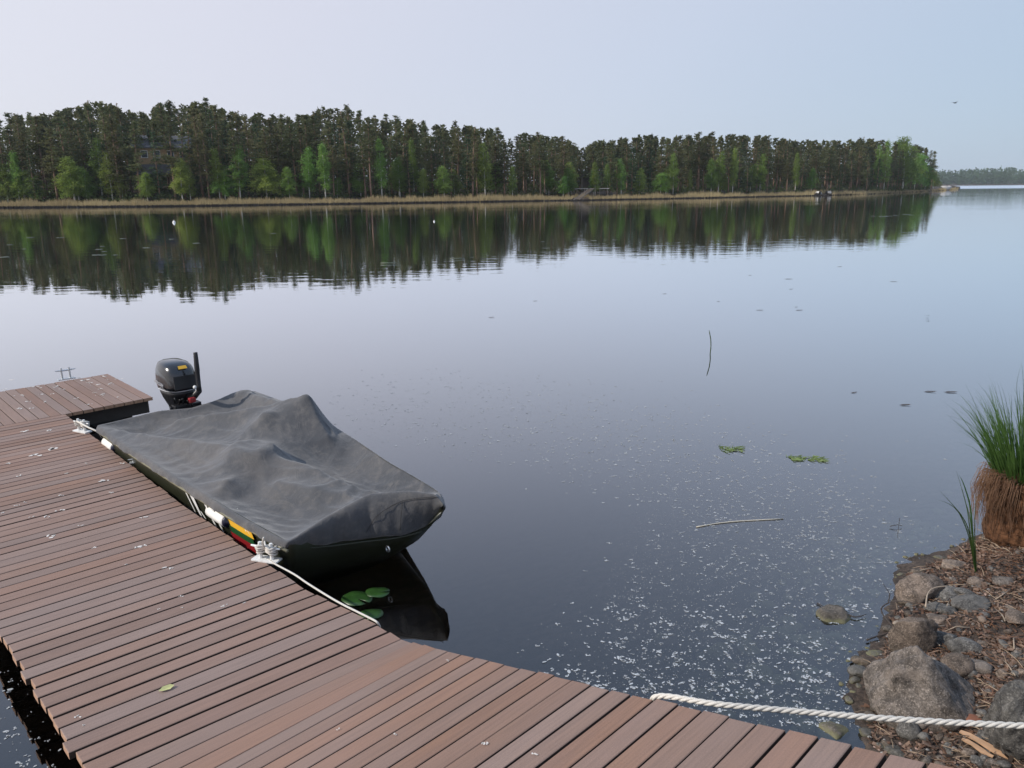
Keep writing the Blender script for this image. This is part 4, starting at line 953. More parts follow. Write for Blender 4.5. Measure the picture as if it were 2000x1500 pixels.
# outboard
mo = empty('outboard_origin') if False else None
MU, MV = toUV(pd(347, 760, 6.95)); MU = min(MU, -.02)
print('motor uv', MU, MV)
def MZ(z): return .9495*z-.2075
def sect(f, a_, hw, z, n=24, e=2.6):
    f, a_, hw, z = f*.95, a_*.95, hw*.95, MZ(z)
    R_ = []
    for k in range(n):
        t = 2*math.pi*k/n; c_, s__ = math.cos(t), math.sin(t); lx = (f-a_)/2; cx_ = (f+a_)/2
        R_.append(B3(MU+cx_+lx*math.copysign(abs(c_)**(2/e), c_), MV+hw*math.copysign(abs(s__)**(2/e), s__), z))
    return R_
b = MB(); b.loft([sect(.055, -.13, .05, -.35, 16), sect(.055, -.13, .05, .30, 16), sect(.07, -.13, .065, .50, 16), sect(.10, -.15, .08, .57, 16), sect(.14, -.175, .105, .63), ][:4]); mot = b.build('outboard_motor', M_blackp, boat, True)
mot['label'] = 'black outboard motor with upright tiller handle on the stern'
b = MB(); b.loft([sect(.05, -.12, .06, .52), sect(.10, -.15, .085, .585), sect(.165, -.19, .12, .66), sect(.195, -.205, .14, .72), sect(.20, -.21, .142, .757)]); b.build('lower_cowl', M_blackp, mot, True)
b = MB(); b.tube([p for p in sect(.208, -.216, .150, .762)]+[sect(.208, -.216, .150, .762)[0]], .0045, 6, False); b.build('silver_trim', M_sil, mot, True)
b = MB(); b.loft([sect(.212, -.218, .150, .768, 24, 3.2), sect(.216, -.226, .154, .80, 24, 3.2), sect(.212, -.232, .156, .85, 24, 3.1), sect(.203, -.235, .155, .90, 24, 3.0), sect(.186, -.232, .150, .945, 24, 2.8), sect(.165, -.225, .138, .980, 24, 2.8), sect(.125, -.205, .118, 1.008, 24, 2.8), sect(.07, -.17, .085, 1.024, 24, 2.6), sect(.0, -.11, .035, 1.031, 24, 2.4)]); b.build('cowling', M_cowl, mot, True)
b = MB(); b.add([B3(MU+.175, MV-.035, MZ(.976)), B3(MU+.175, MV+.045, MZ(.976)), B3(MU+.150, MV+.042, MZ(1.002)), B3(MU+.150, MV-.032, MZ(1.002))], [(0, 1, 2, 3)]); b.build('yellow_sticker', M_yel, mot)
# recessed front grille and side panel
b = MB(); b.box(B3(MU+.200, MV, MZ(.85)), (.012, .20, .12), Matrix.Rotation(-.12, 3, 'Y')); b.build('front_panel', M_blackp, mot)
tcv = bpy.data.curves.new('t', 'FONT'); tcv.body = 'MERCURY'; tcv.size = .046; tcv.extrude = .002; tcv.align_x = 'CENTER'; tcv.resolution_u = 2
to = bpy.data.objects.new('t', tcv); COL.objects.link(to); dgp = bpy.context.evaluated_depsgraph_get(); tm = bpy.data.meshes.new_from_object(to.evaluated_get(dgp)); bpy.data.objects.remove(to)
lt = link('cowl_lettering', tm, mot, M_sil)
# text: x along boat (aft->fore), up z, facing port (-v)
tM = Matrix.Translation(B3(MU-.03, MV-.1515, MZ(.806))) @ Matrix(((1, 0, 0, 0), (0, 0, -1, 0), (0, 1, 0, 0), (0, 0, 0, 1))) @ Matrix.Rotation(-.12, 4, 'Z')
lt.matrix_basis = tM
print('TEXT', [proj((boat.matrix_basis @ tM) @ Vector(c)) for c in ((-.14, 0, 0), (.14, 0, 0), (0, .05, 0))])
b = MB(); b.box(B3(MU+.17, MV, MZ(.56)), (.10, .24, .14)); b.box(B3(MU+.24, MV, MZ(.50)), (.04, .30, .20)); b.tube([B3(MU+.14, MV-.14, MZ(.60)), B3(MU+.14, MV+.14, MZ(.60))], .018, 8); b.build('clamp_bracket', M_blackp, mot, False, .006)
for q in (-1, 1):
    b = MB(); b.tube([B3(MU+.27, MV+q*.09, MZ(.56)), B3(MU+.34, MV+q*.09, MZ(.55))], .008, 6); b.tube([B3(MU+.34, MV+q*.09-.03, MZ(.55)), B3(MU+.34, MV+q*.09+.03, MZ(.55))], .007, 6); b.build('clamp_screw', M_steel, mot, True)
p_t, p_b = pd(381.5, 688, 6.79), pd(389, 763, 6.74)
def toB(p): u, v = toUV(p); return B3(u, v, float(p[2]))
T0, T1 = toB(p_b), toB(p_t)
b = MB(); b.tube([T0, T0.lerp(T1, .12), T0.lerp(T1, .5), T0.lerp(T1, .52), T1.lerp(T0, .02), T1], [.024, .021, .021, .0235, .0185, .017], 12); b.build('tiller_handle', M_blackp, mot, True)
b = MB(); b.tube([B3(MU+.16, MV+.02, MZ(.70)), B3(MU+.24, MV+.05, MZ(.70)), T0], [.03, .03, .026], 8); b.build('tiller_arm', M_blackp, mot, True)
kb = T0.lerp(T1, .45)+B3(-.028, -.01, 0); b = MB(); b.box(kb, (.02, .02, .03)); b.build('stop_switch', M_blackp, mot)
rb = toB(pd(375, 781, 6.76)); b = MB(); b.box(rb, (.04, .06, .045), Matrix.Rotation(.2, 3, 'Z')); b.build('red_cover', M_red, mot, False, .008)
wb = toB(pd(380, 756, 6.74)); b = MB(); b.loft([[wb+B3(.012*i, .016*math.cos(a), .016*math.sin(a)) for a in np.linspace(0, 6.28, 11)[:-1]] for i in range(3)]); b.build('white_dial', M_wht, mot, True)
b = MB()
for k in range(5):
    p = toB(pd(340+k*9, 792+random.uniform(-6, 3), 6.76)); q = p+B3(random.uniform(-.03, .08), random.uniform(-.05, .05), random.uniform(.0, .08)); b.tube([p, p.lerp(q, .5)+Vector((0, 0, .03)), q], .006, 5)
b.build('cables', M_blackp, mot, True)

# ------------------------------------------------------------------ ropes and fenders
def smooth_path(P, n):
    P = [Vector(p) for p in P]; out = []
    P = [P[0]*2-P[1]]+P+[P[-1]*2-P[-2]]
    m = len(P)-3
    for k in range(n):
        t = k/(n-1)*m; i = min(int(t), m-1); t -= i; a, b_, c, d = P[i:i+4]
        out.append(.5*((2*b_)+(-a+c)*t+(2*a-5*b_+4*c-d)*t*t+(-a+3*b_-3*c+d)*t**3))
    return out
def twisted(name, path, R_, pitch, m, label, n=3):
    b = MB(); L_ = 0; prevp = path[0]; ph_ = []
    for p in path: L_ += (p-prevp).length; ph_.append(L_); prevp = p
    for s_ in range(n):
        pts = []
        for i, p in enumerate(path):
            t = (path[min(i+1, len(path)-1)]-path[max(0, i-1)]).normalized(); up = Vector((0, 0, 1)); bb = t.cross(up).normalized(); up = bb.cross(t)
            a = 2*math.pi*(ph_[i]/pitch+s_/n); pts.append(p+R_*.52*(math.cos(a)*bb+math.sin(a)*up))
        b.tube(pts, R_*.58, 7)
    o = b.build(name, m, None, True); return tag(o, label, 'rope')
rA = Vector(rp(16.9, -.004))+Vector((0, 0, .018)); rA = Vector(rp(16.1, -.018))+Vector((0, 0, .004)); path = [Vector(rp(15.6, .05))-Vector((0, 0, .10)), Vector(rp(15.7, -.012))-Vector((0, 0, .05)), rA]
for x, y, Yy in ((1400, 1375, 2.09), (1550, 1388.5, 2.06), (1700, 1401, 2.03), (1850, 1410.5, 2.0), (2000, 1417.5, 1.97), (2150, 1423, 1.94)): path.append(Vector(pd(x, y, Yy)))
ex = Vector(pd(2300, 1470, 1.92)); path.append(ex); path.append(Vector((ex.x+.35, ex.y, gz(ex.x+.35, ex.y)+.02)))
twisted('twisted_rope', smooth_path(path, 420), .0090, .085, M_rope, 'thick twisted off white rope stretched from the ramp edge across the bank')
# bow line with loose tail along the deck
def wind(c, s, turns, seed):
    rs = random.Random(seed); pts = []
    R = Matrix.Rotation(AX+.5, 3, 'Z'); n = turns*16
    for k in range(n):
        a = 2*math.pi*k/16; w = .052*s*(1+.2*math.sin(k*.4)); x = math.sin(a)*w; y = math.sin(2*a)*.026*s+rs.uniform(-.002, .002); z = (.05+.035*k/n)*s+.010*s*math.cos(a*1.5+seed)
        pts.append(Vector(c)+R@Vector((x, y, z)))
    return pts
w2 = wind(c2, 1.1, 5, 1)
bowpt = Vector(px(548, 1060, ZG-.05)); up1 = Vector(px(515, 1050, ZG+.03))
tail = [Vector(px(x, y, ZD+.008)) for x, y in ((522, 1092), (540, 1103), (575, 1122), (600, 1139), (640, 1164), (668, 1180), (700, 1196), (724, 1208), (736, 1215))]+[Vector(px(741, 1222, ZD-.02)), Vector(px(742, 1226, ZD-.05))]
b = MB(); b.tube(w2, .0062, 7); b.tube(smooth_path([w2[-1], w2[-1].lerp(bowpt, .5), bowpt], 8), .006, 7); b.tube(smooth_path([w2[8], w2[8].lerp(up1, .5)+Vector((-.01, 0, 0)), up1], 8), .0055, 7); b.tube(smooth_path(tail, 60), .0055, 7)
tag(b.build('mooring_rope', M_rope, None, True), 'thin white bow line wound on the near cleat, its loose tail along the dock edge', 'rope')
w1_ = wind(c1, 1.1, 5, 3); sp_ = Vector(px(198, 846, ZG-.08)); b = MB(); b.tube(w1_, .008, 7); b.tube([w1_[-1], w1_[-1].lerp(sp_, .5)-Vector((0, 0, .006)), sp_], .008, 7)
tag(b.build('mooring_rope', M_rope, None, True), 'short white stern line wound on the far cleat beside the boat corner', 'rope')
def fender(p1, p2, R_, lab, zoff=0):
    p1, p2 = Vector(p1), Vector(p2); d = p2-p1; o = empty('fender', (p1+p2)/2); tag(o, lab, 'fender', 'fenders between dock and boat')
    q = (p2-p1)/2; prof = [(-.88, .96), (-.6, 1), (.6, 1), (.88, .96)]
    def lo(prof): 
        b = MB(); b.tube([q*t for t, _ in prof], [R_*r_ for _, r_ in prof], 16); return b
    lo(prof).build('body', M_fender, o, True)
    for s_ in (-1, 1):
        lo([(s_*.87, .955), (s_*.95, .86), (s_*1.03, .62), (s_*1.07, .32), (s_*1.16, .3)]).build('end_cap', M_navy, o, True)
    return o
dirA = Vector((ua[0], ua[1], 0)); nA = Vector((va_[0], va_[1], 0))
f1 = Vector(px(429, 1007, ZD+.02)); fender(f1-dirA*.14, f1+dirA*.14, .045, 'white cylindrical fender with navy ends beside the flag decal')
f2 = Vector(px(219, 869, ZD+.0)); fender(f2-dirA*.13, f2+dirA*.13, .052, 'white fender with dark end near the far cleat')
b = MB(); e1_ = f1+dirA*.17; b.tube(smooth_path([e1_, e1_+Vector((.02, .02, .04)), e1_+nA*.05+Vector((0, 0, .075)), e1_+nA*.06-dirA*.06+Vector((0, 0, .07))], 14), .006, 6)
tag(b.build('fender_line', M_rope, None, True), 'short white line from the near fender up to the boat rail', 'rope')

# ------------------------------------------------------------------ things on the water
M_pad = simple('lily_pad_green', (.020, .060, .010), .4, 0, .3, 12); M_pad2 = simple('far_lily_pad', (.11, .13, .09), .35, 0, .2, 5)
def pad(x, y, w, lab, m=M_pad, grp=None, tilt=0):
    p = px(x, y, .006); D_ = np.linalg.norm(p-CAM); r_ = w/FPX*D_/2; a0 = random.uniform(0, 6.28); n = 26; V = [(0, 0, .002)]
    for ring_, f in ((1, .55), (2, 1.0)):
        for k in range(n):
            t = a0+.16+(2*math.pi-.32)*k/(n-1); rr = r_*f*(1+.02*math.sin(k*1.9)); V.append((rr*math.cos(t), rr*.82*math.sin(t), .002+(.003*math.sin(k*.8) if ring_ == 2 else .001)))
    F = [(0, 1+k, 2+k) for k in range(n-1)]+[(1+k, 1+n+k, 2+n+k, 2+k) for k in range(n-1)]
    me = mesh('lily_pad', V, F, m, True); o = link('lily_pad', me); o.location = p; o.rotation_euler = (tilt, tilt*.5, random.uniform(-.5, .5))
    md = o.modifiers.new('s', 'SOLIDIFY'); md.thickness = .0025; tag(o, lab, 'lily pad', grp); return o
pad(697, 1169, 60, 'largest lily pad beside the dock, left of three in the boat reflection')
pad(737, 1157, 46, 'lily pad partly behind the largest one in the boat reflection'); pad(724, 1200, 46, 'small lily pad half hidden by the dock edge')
FARP = [(200, 481), (193, 487), (204, 491), (188, 498), (201, 498), (225, 498), (286, 484), (240, 466), (47, 486), (118, 464), (19, 478), (8, 502), (60, 464), (335, 467), (384, 475), (534, 456), (1060, 472), (1160, 470), (1705, 422), (1725, 423), (1735, 422), (1750, 421), (1770, 419), (1780, 420)]
for k, (x, y) in enumerate(FARP): pad(x, y, 8+(k*5) % 8, 'small pale lily pad floating far out in the dark tree reflection' if x < 600 else 'small pale lily pad in the right part of the tree reflection', M_pad2, 'far floating lily pads '+('left' if x < 600 else 'right'))
def stick(name, pts, r_, m, lab, cat):
    b = MB(); b.tube(pts, r_, 5); return tag(b.build(name, m, None, True), lab, cat)
for (x, y, w, k) in ((759, 514, 32, 0), (892, 505, 28, 1)):
    p = px(x-w/2, y, .03); q = px(x+w/2, y-.5, .03); stick('floating_reed', [p, (p+q)/2, q], .016, M_pad2, ['long pale floating reed, left of two before the middle reflection', 'pale floating reed, right of two before the middle reflection'][k], 'reed')
for (x, y, w) in ((960, 620, 14), (1045, 588, 10), (1403, 589, 9), (1484, 606, 15), (1561, 606, 16), (1555, 600, 8), (1545, 565, 10), (1465, 538, 9), (1745, 550, 14), (1298, 574, 10), (1668, 767, 15), (1817, 765, 22), (1857, 766, 24), (1768, 791, 22), (1640, 521, 12), (1540, 545, 16)):
    p = px(x, y, .004); D_ = np.linalg.norm(p-CAM); o = link('floating_leaf', mesh('floating_leaf', *(lambda r_: ([(-r_, 0, 0), (-.3*r_, .3*r_, .004), (.5*r_, .25*r_, .006), (r_, 0, .008), (.4*r_, -.25*r_, .003), (-.4*r_, -.3*r_, .002)], [(0, 5, 4, 3, 2, 1)]))(w/FPX*D_/2), M_twig)); o.location = p; o.rotation_euler[2] = random.uniform(-.4, .4)
    tag(o, 'small dark leaf floating on the open water', 'leaf', 'dark leaves on the open water')
pb_, pt_ = px(1387, 690, 0), None; Yr = pb_[1]
stick('reed_stalk', smooth_path([pb_-np.array([0, 0, .2]), pb_, pd(1388.5, 678, Yr), pd(1388, 662, Yr), pd(1385, 645, Yr)], 12), [.007]*11+[.003], M_bush, 'single thin reed stalk rising from the open water', 'reed')
p = px(1360, 1029, .004); q = px(1530, 1013, .004); stick('floating_straw', smooth_path([p, p*.6+q*.4+np.array([0, .03, 0]), q], 9), .0038, simple('pale_straw', (.50, .46, .38), .8), 'long pale straw floating among the white flecks', 'straw')
for k, (x, y, w) in enumerate([(1427, 878, 38), (1573, 896, 62)]):
    b = MB(); c_ = px(x, y, .003); D_ = np.linalg.norm(c_-CAM); hw = w/FPX*D_/2
    for _ in range(70 if k else 40):
        a = rng.uniform(-1, 1); pos = c_+np.array([a*hw, rng.normal(0, .035)-a*.1*hw, .001]); an = rng.normal(0, .5); l_ = rng.uniform(.02, .07)
        b.tube([pos, pos+np.array([math.cos(an)*l_, math.sin(an)*l_, .006])], [.004, .002], 4)
    tag(b.build('water_weed', simple('weed_green', (.12, .17, .05), .6)), ['small yellow green weed patch floating, left of two', 'longer green weed patch floating, right of two'][k], 'water weed')
# white flecks
M_fleck = simple('white_fleck', (.40, .42, .44), .8, 0, .1, 100)
def density(x, y):
    # band from the upper left to the lower right, in the region where the photo shows it
    m = 0
    cx = [660, 760, 900, 1050, 1200, 1350, 1500, 1700]; top = [770, 735, 725, 735, 760, 810, 850, 900]; bot = [830, 850, 870, 905, 950, 1010, 1080, 1150]
    if 660 < x < 1700:
        t_ = np.interp(x, cx, top); b_ = np.interp(x, cx, bot)
        if t_ < y < b_: m = max(m, (.35+.65*((y-t_)/(b_-t_)))*2.0)
    if x > 1180 and y > 900:
        l_ = np.interp(y, [900, 1000, 1100, 1200, 1300, 1400], [1330, 1240, 1200, 1080, 1030, 1000]); r_ = np.interp(y, [900, 1060, 1200, 1400], [1560, 1880, 1730, 1680])
        if l_ < x < r_: m = max(m, .5*min(1, (x-l_)/90)*(1-.55*max(0, (x-1450)/400)))
    if y > 1230 and 1000 < x < 1350: m = max(m, .5*min(1, (y-1230)/60)*min(1, (x-1000)/120))
    if x < 150 and y > 1290: m = .35
    return m
b = MB(); cnt = 0
while cnt < 7000:
    x, y = rng.uniform(640, 1900), rng.uniform(720, 1420)
    if rng.random() < .03: x, y = rng.uniform(-100, 150), rng.uniform(1290, 1600)
    if rng.random() > density(x+rng.normal(0, 45), y+rng.normal(0, 22))*(.6+1.1*max(0, nval(x, y*1.6, .012, 4)+.25)): continue
    p = px(x, y, 0); 
    if float(sdist(p[0], p[1])) > -.03: continue
    big = rng.random(); r_ = (.0016+.0046*big**4)*(1.35 if y < 910 else 1)+(.004 if y > 1180 and rng.random() < .22 else 0)
    el = rng.uniform(1, 2.4); b.add(*blob(p, r_, 6, el, rng.uniform(0, 3), .001, .0015))
    if y < 900: r_ *= 1.0
    if big > .72:
        for _ in range(3): b.add(*blob(p+np.array([rng.normal(0, r_*1.6), rng.normal(0, r_*1.3), 0]), r_*.6, 6, 1.8, rng.uniform(0, 3), .001, .0015))
    cnt += 1
for _ in range(4200):
    x, y = rng.uniform(1180, 1900), rng.uniform(900, 1430); p = px(x, y, 0)
    if density(x, y) < .05 or float(sdist(p[0], p[1])) > -.02: continue
    b.add(*blob(p, rng.uniform(.0010, .0022), 4, 1.3, 0, .001, .001))
tag(b.build('floating_flecks', M_fleck), 'countless white flecks of foam and petals drifting on the water', 'floating flecks', kind='stuff')

# ------------------------------------------------------------------ bank: stones
STO = [ # x, y(centre), w px, h px, material, label, cuts, sub, depth ratio
 (1786, 1342, 164, 150, M_rock, 'large rough grey brown boulder at the water edge just behind the rope', 8, 5, .8),
 (1780, 1236, 84, 92, M_rockb, 'tapered brown stone leaning behind the large boulder', 9, 4, .6),
 (1985, 1400, 110, 220, M_rockg, 'tall grey boulder cut off by the right edge behind the rope', 9, 5, .8),
 (1797, 1150, 86, 58, M_rockb, 'angular brown stone with pale waterline rim at the top of the bank', 8, 4, .7),
 (1850, 1160, 52, 28, M_rockg, 'blocky grey stone right of the angular brown one', 8, 3, .8), (1884, 1158, 34, 18, M_rockg, 'small dark block at the end of the stone row', 8, 3, .8),
 (1626, 1198, 54, 40, M_rock, 'round algae fringed stone standing alone in the water', 6, 4, .9),
 (1622, 1422, 60, 44, M_rock, 'mossy round stone just under water below the rope', 6, 4, .9), (1545, 1358, 46, 20, M_rock, 'flat submerged stone with pale algae left of the boulder', 6, 3, .9),
 (1677, 1311, 38, 22, M_rockg, 'small flat pale stone at the left foot of the boulder', 6, 3, .8), (1668, 1328, 22, 16, M_rockg, 'tiny pointed stone under the flat pale one', 7, 3, .8), (1712, 1276, 46, 18, M_rockg, 'smooth grey stone half under water behind the boulder', 4, 3, .9),
 (1680, 1290, 30, 20, M_rockb, 'brown bark like stone above the flat pale one', 9, 3, .8), (1735, 1228, 20, 14, M_rock, 'little yellow rimmed stone at the foot of the dark twigs', 6, 3, .8),
 (1837, 1090, 28, 20, M_rockg, 'dark round stone in the water at the upper end of the bank', 6, 3, .9), (1862, 1105, 46, 16, M_rockb, 'low brown stone beside the dark round one', 7, 3, .8), (1790, 1118, 26, 14, M_rockb, 'black wet stone above the angular brown one', 7, 3, .8),
 (1843, 1247, 50, 32, M_rockg, 'pale flat faced stone right of the tapered stone', 9, 3, .8), (1881, 1262, 54, 34, M_rockg, 'rounded grey stone right of the pale flat faced one', 8, 3, .8), (1871, 1297, 54, 42, M_rockb, 'dull brown stone right above the large boulder', 8, 3, .8), (1914, 1306, 46, 30, M_rock, 'worn stone right of the dull brown one', 7, 3, .8),
 (1838, 1188, 46, 24, M_rockg, 'flat grey slab under the blocky stone', 9, 3, .9), (1832, 1210, 40, 16, M_rockb, 'thin brown slab below the flat grey slab', 9, 3, .9), (1892, 1180, 60, 22, M_rockg, 'broad flat stone in the litter right of the stone row', 9, 3, .8), (1960, 1135, 34, 18, M_rock, 'pinkish stone in the litter near the tussock', 8, 3, .8),
 (1985, 1208, 50, 22, M_rockb, 'brown slab at the right edge halfway up the bank', 9, 3, .9), (1775, 1425, 36, 34, M_rockg, 'rounded stone under the rope right of the boulder foot', 7, 3, .8), (1805, 1440, 20, 18, M_rockg, 'pale grey chip of stone in the litter below the rope', 9, 3, .8), (1750, 1470, 34, 16, M_rockg, 'bluish flat stone touching the ramp planks', 6, 3, .9),
 (1905, 1135, 28, 14, M_rockb, 'small brown stone by the foot of the sedge', 7, 3, .8), (1698, 1400, 24, 20, M_rockb, 'brown stone under water beside the boulder foot', 7, 3, .8), (1690, 1430, 22, 16, M_rockg, 'small grey stone in the water next to the planks', 7, 3, .8), (1932, 1050, 22, 18, M_rock, 'round pinkish stone at the foot of the tussock', 4, 3, .9)]
for k, (x, y, w, h, m, lab, cuts, sub, dr) in enumerate(STO):
    p = pg(x, y+h*.38); 
    if lab.startswith(('round algae', 'mossy', 'flat submerged', 'dark round')): 
        p = px(x, y+h*.30, 0)
    D_ = np.linalg.norm(p-CAM); rx = w/FPX*D_/2*1.12; va2 = math.asin(min(1, (HC-p[2])/D_))
    # visible height h mixes height and depth
    ry = rx*dr; hv = h/FPX*D_/2; rz = max(.3*rx, (hv-ry*math.sin(va2)*.55)/math.cos(va2)*1.15)
    rz = min(rz, rx*1.5)
    o = link('boulder' if w > 100 else 'stone', stone_mesh('stone', (rx, ry, rz), 100+k*3, sub, m, cuts, .17 if w > 100 else .12, .42 if w > 150 else .15)); 
    u2 = np.array([p[0], p[1]])/np.linalg.norm(p[:2]); zz = gz(p[0], p[1])
    if lab.startswith('mossy'): zc = -.03-rz*.55+.03
    elif lab.startswith('flat submerged'): zc = -.05-rz*.8
    elif lab.startswith(('round algae', 'dark round', 'smooth grey')): zc = rz*.15-.01
    else: zc = zz+rz*.38
    o.location = (p[0]+u2[0]*ry*.45, p[1]+u2[1]*ry*.45, zc); o.rotation_euler = (random.uniform(-.15, .15), random.uniform(-.15, .15), random.uniform(-.4, .4))
    tag(o, lab, 'boulder' if w > 100 else 'stone')
# smaller stones one by one
SM = [stone_mesh('stone', (1, .8, .5), 300+i, 2, [M_rockg, M_rockb, M_rock][i % 3], 8, .12) for i in range(9)]
cnt = 0
while cnt < 150:
    x, y = rng.uniform(1700, 2010), rng.uniform(1075, 1500); p = pg(x, y); s_ = float(sdist(p[0], p[1]))
    if s_ < .02 or p[1] < 1.7: continue
    if y < 1240 and x < 1800+(1240-y)*.3 and rng.random() < .5: continue
    r_ = rng.uniform(.012, .034)*(1.2 if rng.random() < .15 else 1); o = link('stone', SM[int(rng.integers(9))]); o.location = (p[0], p[1], p[2]+r_*.12); o.scale = (r_, r_, r_*rng.uniform(.7, 1.3)); o.rotation_euler = (rng.normal(0, .25), rng.normal(0, .25), rng.uniform(0, 6.28))
    pl = 'below the rope' if y > 1425 else 'level with the rope' if y > 1370 else 'right of the large boulder' if y > 1300 else 'near the rounded grey stone' if y > 1235 and x < 1920 else 'by the right edge slab' if y > 1190 else 'near the flat slabs' if y > 1140 and x < 1900 else 'in front of the tussock' if x > 1900 else 'near the upper waterline'
    sz_ = 'tiny' if r_ < .019 else 'small' if r_ < .029 else 'bigger'; cl_ = {M_rockg: 'grey', M_rockb: 'brown', M_rock: 'mottled'}[o.data.materials[0]]
    tag(o, '%s %s stone in bark litter %s' % (sz_, cl_, pl), 'stone', 'loose stones '+pl); cnt += 1
# stones under water near the edge
b = MB(); ico = [tuple(v.co) for v in stone_mesh('t', (1, .85, .55), 9, 2).vertices]; icf = [tuple(p_.vertices) for p_ in stone_mesh('t', (1, .85, .55), 9, 2).polygons]
for _ in range(420):
    i = rng.integers(8, 17); a_, c_ = SA[i], SA[min(i+1, 17)]; t = rng.random(); q = a_*(1-t)+c_*t; dx, dy = -abs(rng.normal(0, .5)), rng.normal(0, .3); X, Y = q[0]+dx, q[1]+dy
    s_ = float(sdist(X, Y))
    if s_ > -.03 or s_ < -1.3: continue
    r_ = rng.uniform(.015, .06)*(1+.6*abs(s_)); a = rng.uniform(0, 6.28); ca, sa = math.cos(a), math.sin(a); z0 = gz(X, Y)
    if z0+r_*.5 > -.012: r_ *= .4
    b.add([(X+r_*(v_[0]*ca-v_[1]*sa), Y+r_*(v_[0]*sa+v_[1]*ca), z0+r_*v_[2]) for v_ in ico], icf)
tag(b.build('lake_bed_stones', M_rockg, None, True), 'dim pebbles and cobbles on the lake bed along the edge', 'pebbles', kind='stuff')
# litter
for nm, cnt_, kind_ in (('pebble_grey', 2600, 'peb'), ('pebble_pink', 2400, 'peb'), ('bark', 5200, 'chip'), ('litter', 6000, 'chip'), ('dark_bark', 3200, 'chip'), ('straw', 1300, 'stalk'), ('needles', 8000, 'needle')):
    b = MB(); c_ = 0
    while c_ < cnt_:
        X, Y = rng.uniform(1.1, 4.2), rng.uniform(1.4, 6.0)
        if X/Y > .88 and rng.random() < .7: continue
        s_ = float(sdist(X, Y))
        if s_ < .0 or s_ > 2.8: continue
        z0 = gz(X, Y, s_); a = rng.uniform(0, 6.28); c_ += 1
        cl = nval(X, Y, 3.0, {'bark': 1, 'litter': 2, 'dark_bark': 3, 'needles': 4}.get(nm, 5))
        if cl < -.15: continue
        if kind_ == 'peb':
            r_ = rng.uniform(.004, .013); ca, sa = math.cos(a), math.sin(a)
            oc = [(1, 0, 0), (.3, .8, .1), (-.8, .5, 0), (-.7, -.6, .05), (.4, -.85, 0), (.1, .1, .6), (-.2, -.1, .5)]
            b.add([(X+r_*(v_[0]*ca-v_[1]*sa), Y+r_*(v_[0]*sa+v_[1]*ca), z0+r_*v_[2]) for v_ in oc], [(0, 1, 5), (1, 2, 6, 5), (2, 3, 6), (3, 4, 6), (4, 0, 5, 6)])
        elif kind_ == 'chip':
            l_, w_ = rng.uniform(.008, .036)*(1.6 if rng.random() < .12 else 1), rng.uniform(.004, .015); R = Matrix.Rotation(a, 3, 'Z') @ Matrix.Rotation(rng.normal(0, .35), 3, 'Y') @ Matrix.Rotation(rng.normal(0, .35), 3, 'X'); b.box((X, Y, z0+rng.uniform(.002, .012)), (l_, w_, rng.uniform(.0015, .004)), R)
        elif kind_ == 'stalk':
            l_ = rng.uniform(.03, .13); e = Vector((math.cos(a), math.sin(a), rng.normal(0, .12)))*l_; p_ = Vector((X, Y, z0+.010)); b.tube([p_, p_+e*.5+Vector((0, 0, .006)), p_+e], [.0018, .0018, .001], 3, False)
        else:
            l_ = rng.uniform(.02, .05); e = Vector((math.cos(a), math.sin(a), rng.normal(0, .2)))*l_; p_ = Vector((X, Y, z0+rng.uniform(.004, .012))); b.tube([p_, p_+e], [.0011, .0005], 3, False)
    tag(b.build('shore_'+nm, M_chip[nm], None), {'pebble_grey': 'grey pebbles scattered over the bank', 'pebble_pink': 'pinkish pebbles scattered over the bank', 'bark': 'brown bark flakes covering the bank', 'litter': 'light brown leaf litter covering the bank', 'dark_bark': 'blackish wet bark bits on the bank', 'straw': 'pale broken stalks lying on the bank', 'needles': 'rusty pine needles covering the bank'}[nm], 'litter', kind='stuff')
# wood splinters, rusty piece
def slab(x, y, l_, w_, rz, m, name, lab, cat, ry=0):
    p = pg(x, y); b = MB(); n = 7; V = []
    for i in range(n):
        t = i/(n-1); ww = w_*math.sin(math.pi*(.1+.8*t))**.6/2
        for s_, z_ in ((-1, 0), (1, 0), (1, .006), (-1, .006)): V.append(((t-.5)*l_, s_*ww*(1+.2*math.sin(i*2.1)), z_+.004*math.sin(i)))
    F = [(i*4+j, (i+1)*4+j, (i+1)*4+(j+1) % 4, i*4+(j+1) % 4) for i in range(n-1) for j in range(4)]+[(0, 1, 2, 3), (n*4-1, n*4-2, n*4-3, n*4-4)]
    o = link(name, mesh(name, V, F, m)); o.location = (p[0], p[1], p[2]+.016); o.rotation_euler = (rng.normal(0, .1), ry, rz); return tag(o, lab, cat)
M_wood = simple('fresh_split_wood', (.44, .27, .16), .8, 0, .25, 15)
slab(1925, 1463, .20, .028, -.95, M_wood, 'wood_splinter', 'long pale split wood strip near the lower right corner', 'wood splinter'); slab(1908, 1468, .12, .02, -1.0, M_wood, 'wood_splinter', 'shorter reddish wood strip beside the long pale one', 'wood splinter')
slab(1755, 1220, .09, .02, .5, M_paletwig, 'wood_splinter', 'grey splinter lying above the tapered stone', 'wood splinter'); slab(1880, 1286+55, .05, .02, .8, M_paletwig, 'wood_splinter', 'small grey stick end right of the boulder', 'wood splinter')
o = link('rusty_bark', stone_mesh('rusty_bark', (.055, .038, .018), 77, 3, simple('rust_orange', (.22, .085, .045), .8, 0, .3, 20), 6, .2)); p = pg(1895, 1412); o.location = (p[0], p[1], p[2]+.012); tag(o, 'rust orange rounded bark piece behind the rope', 'bark')
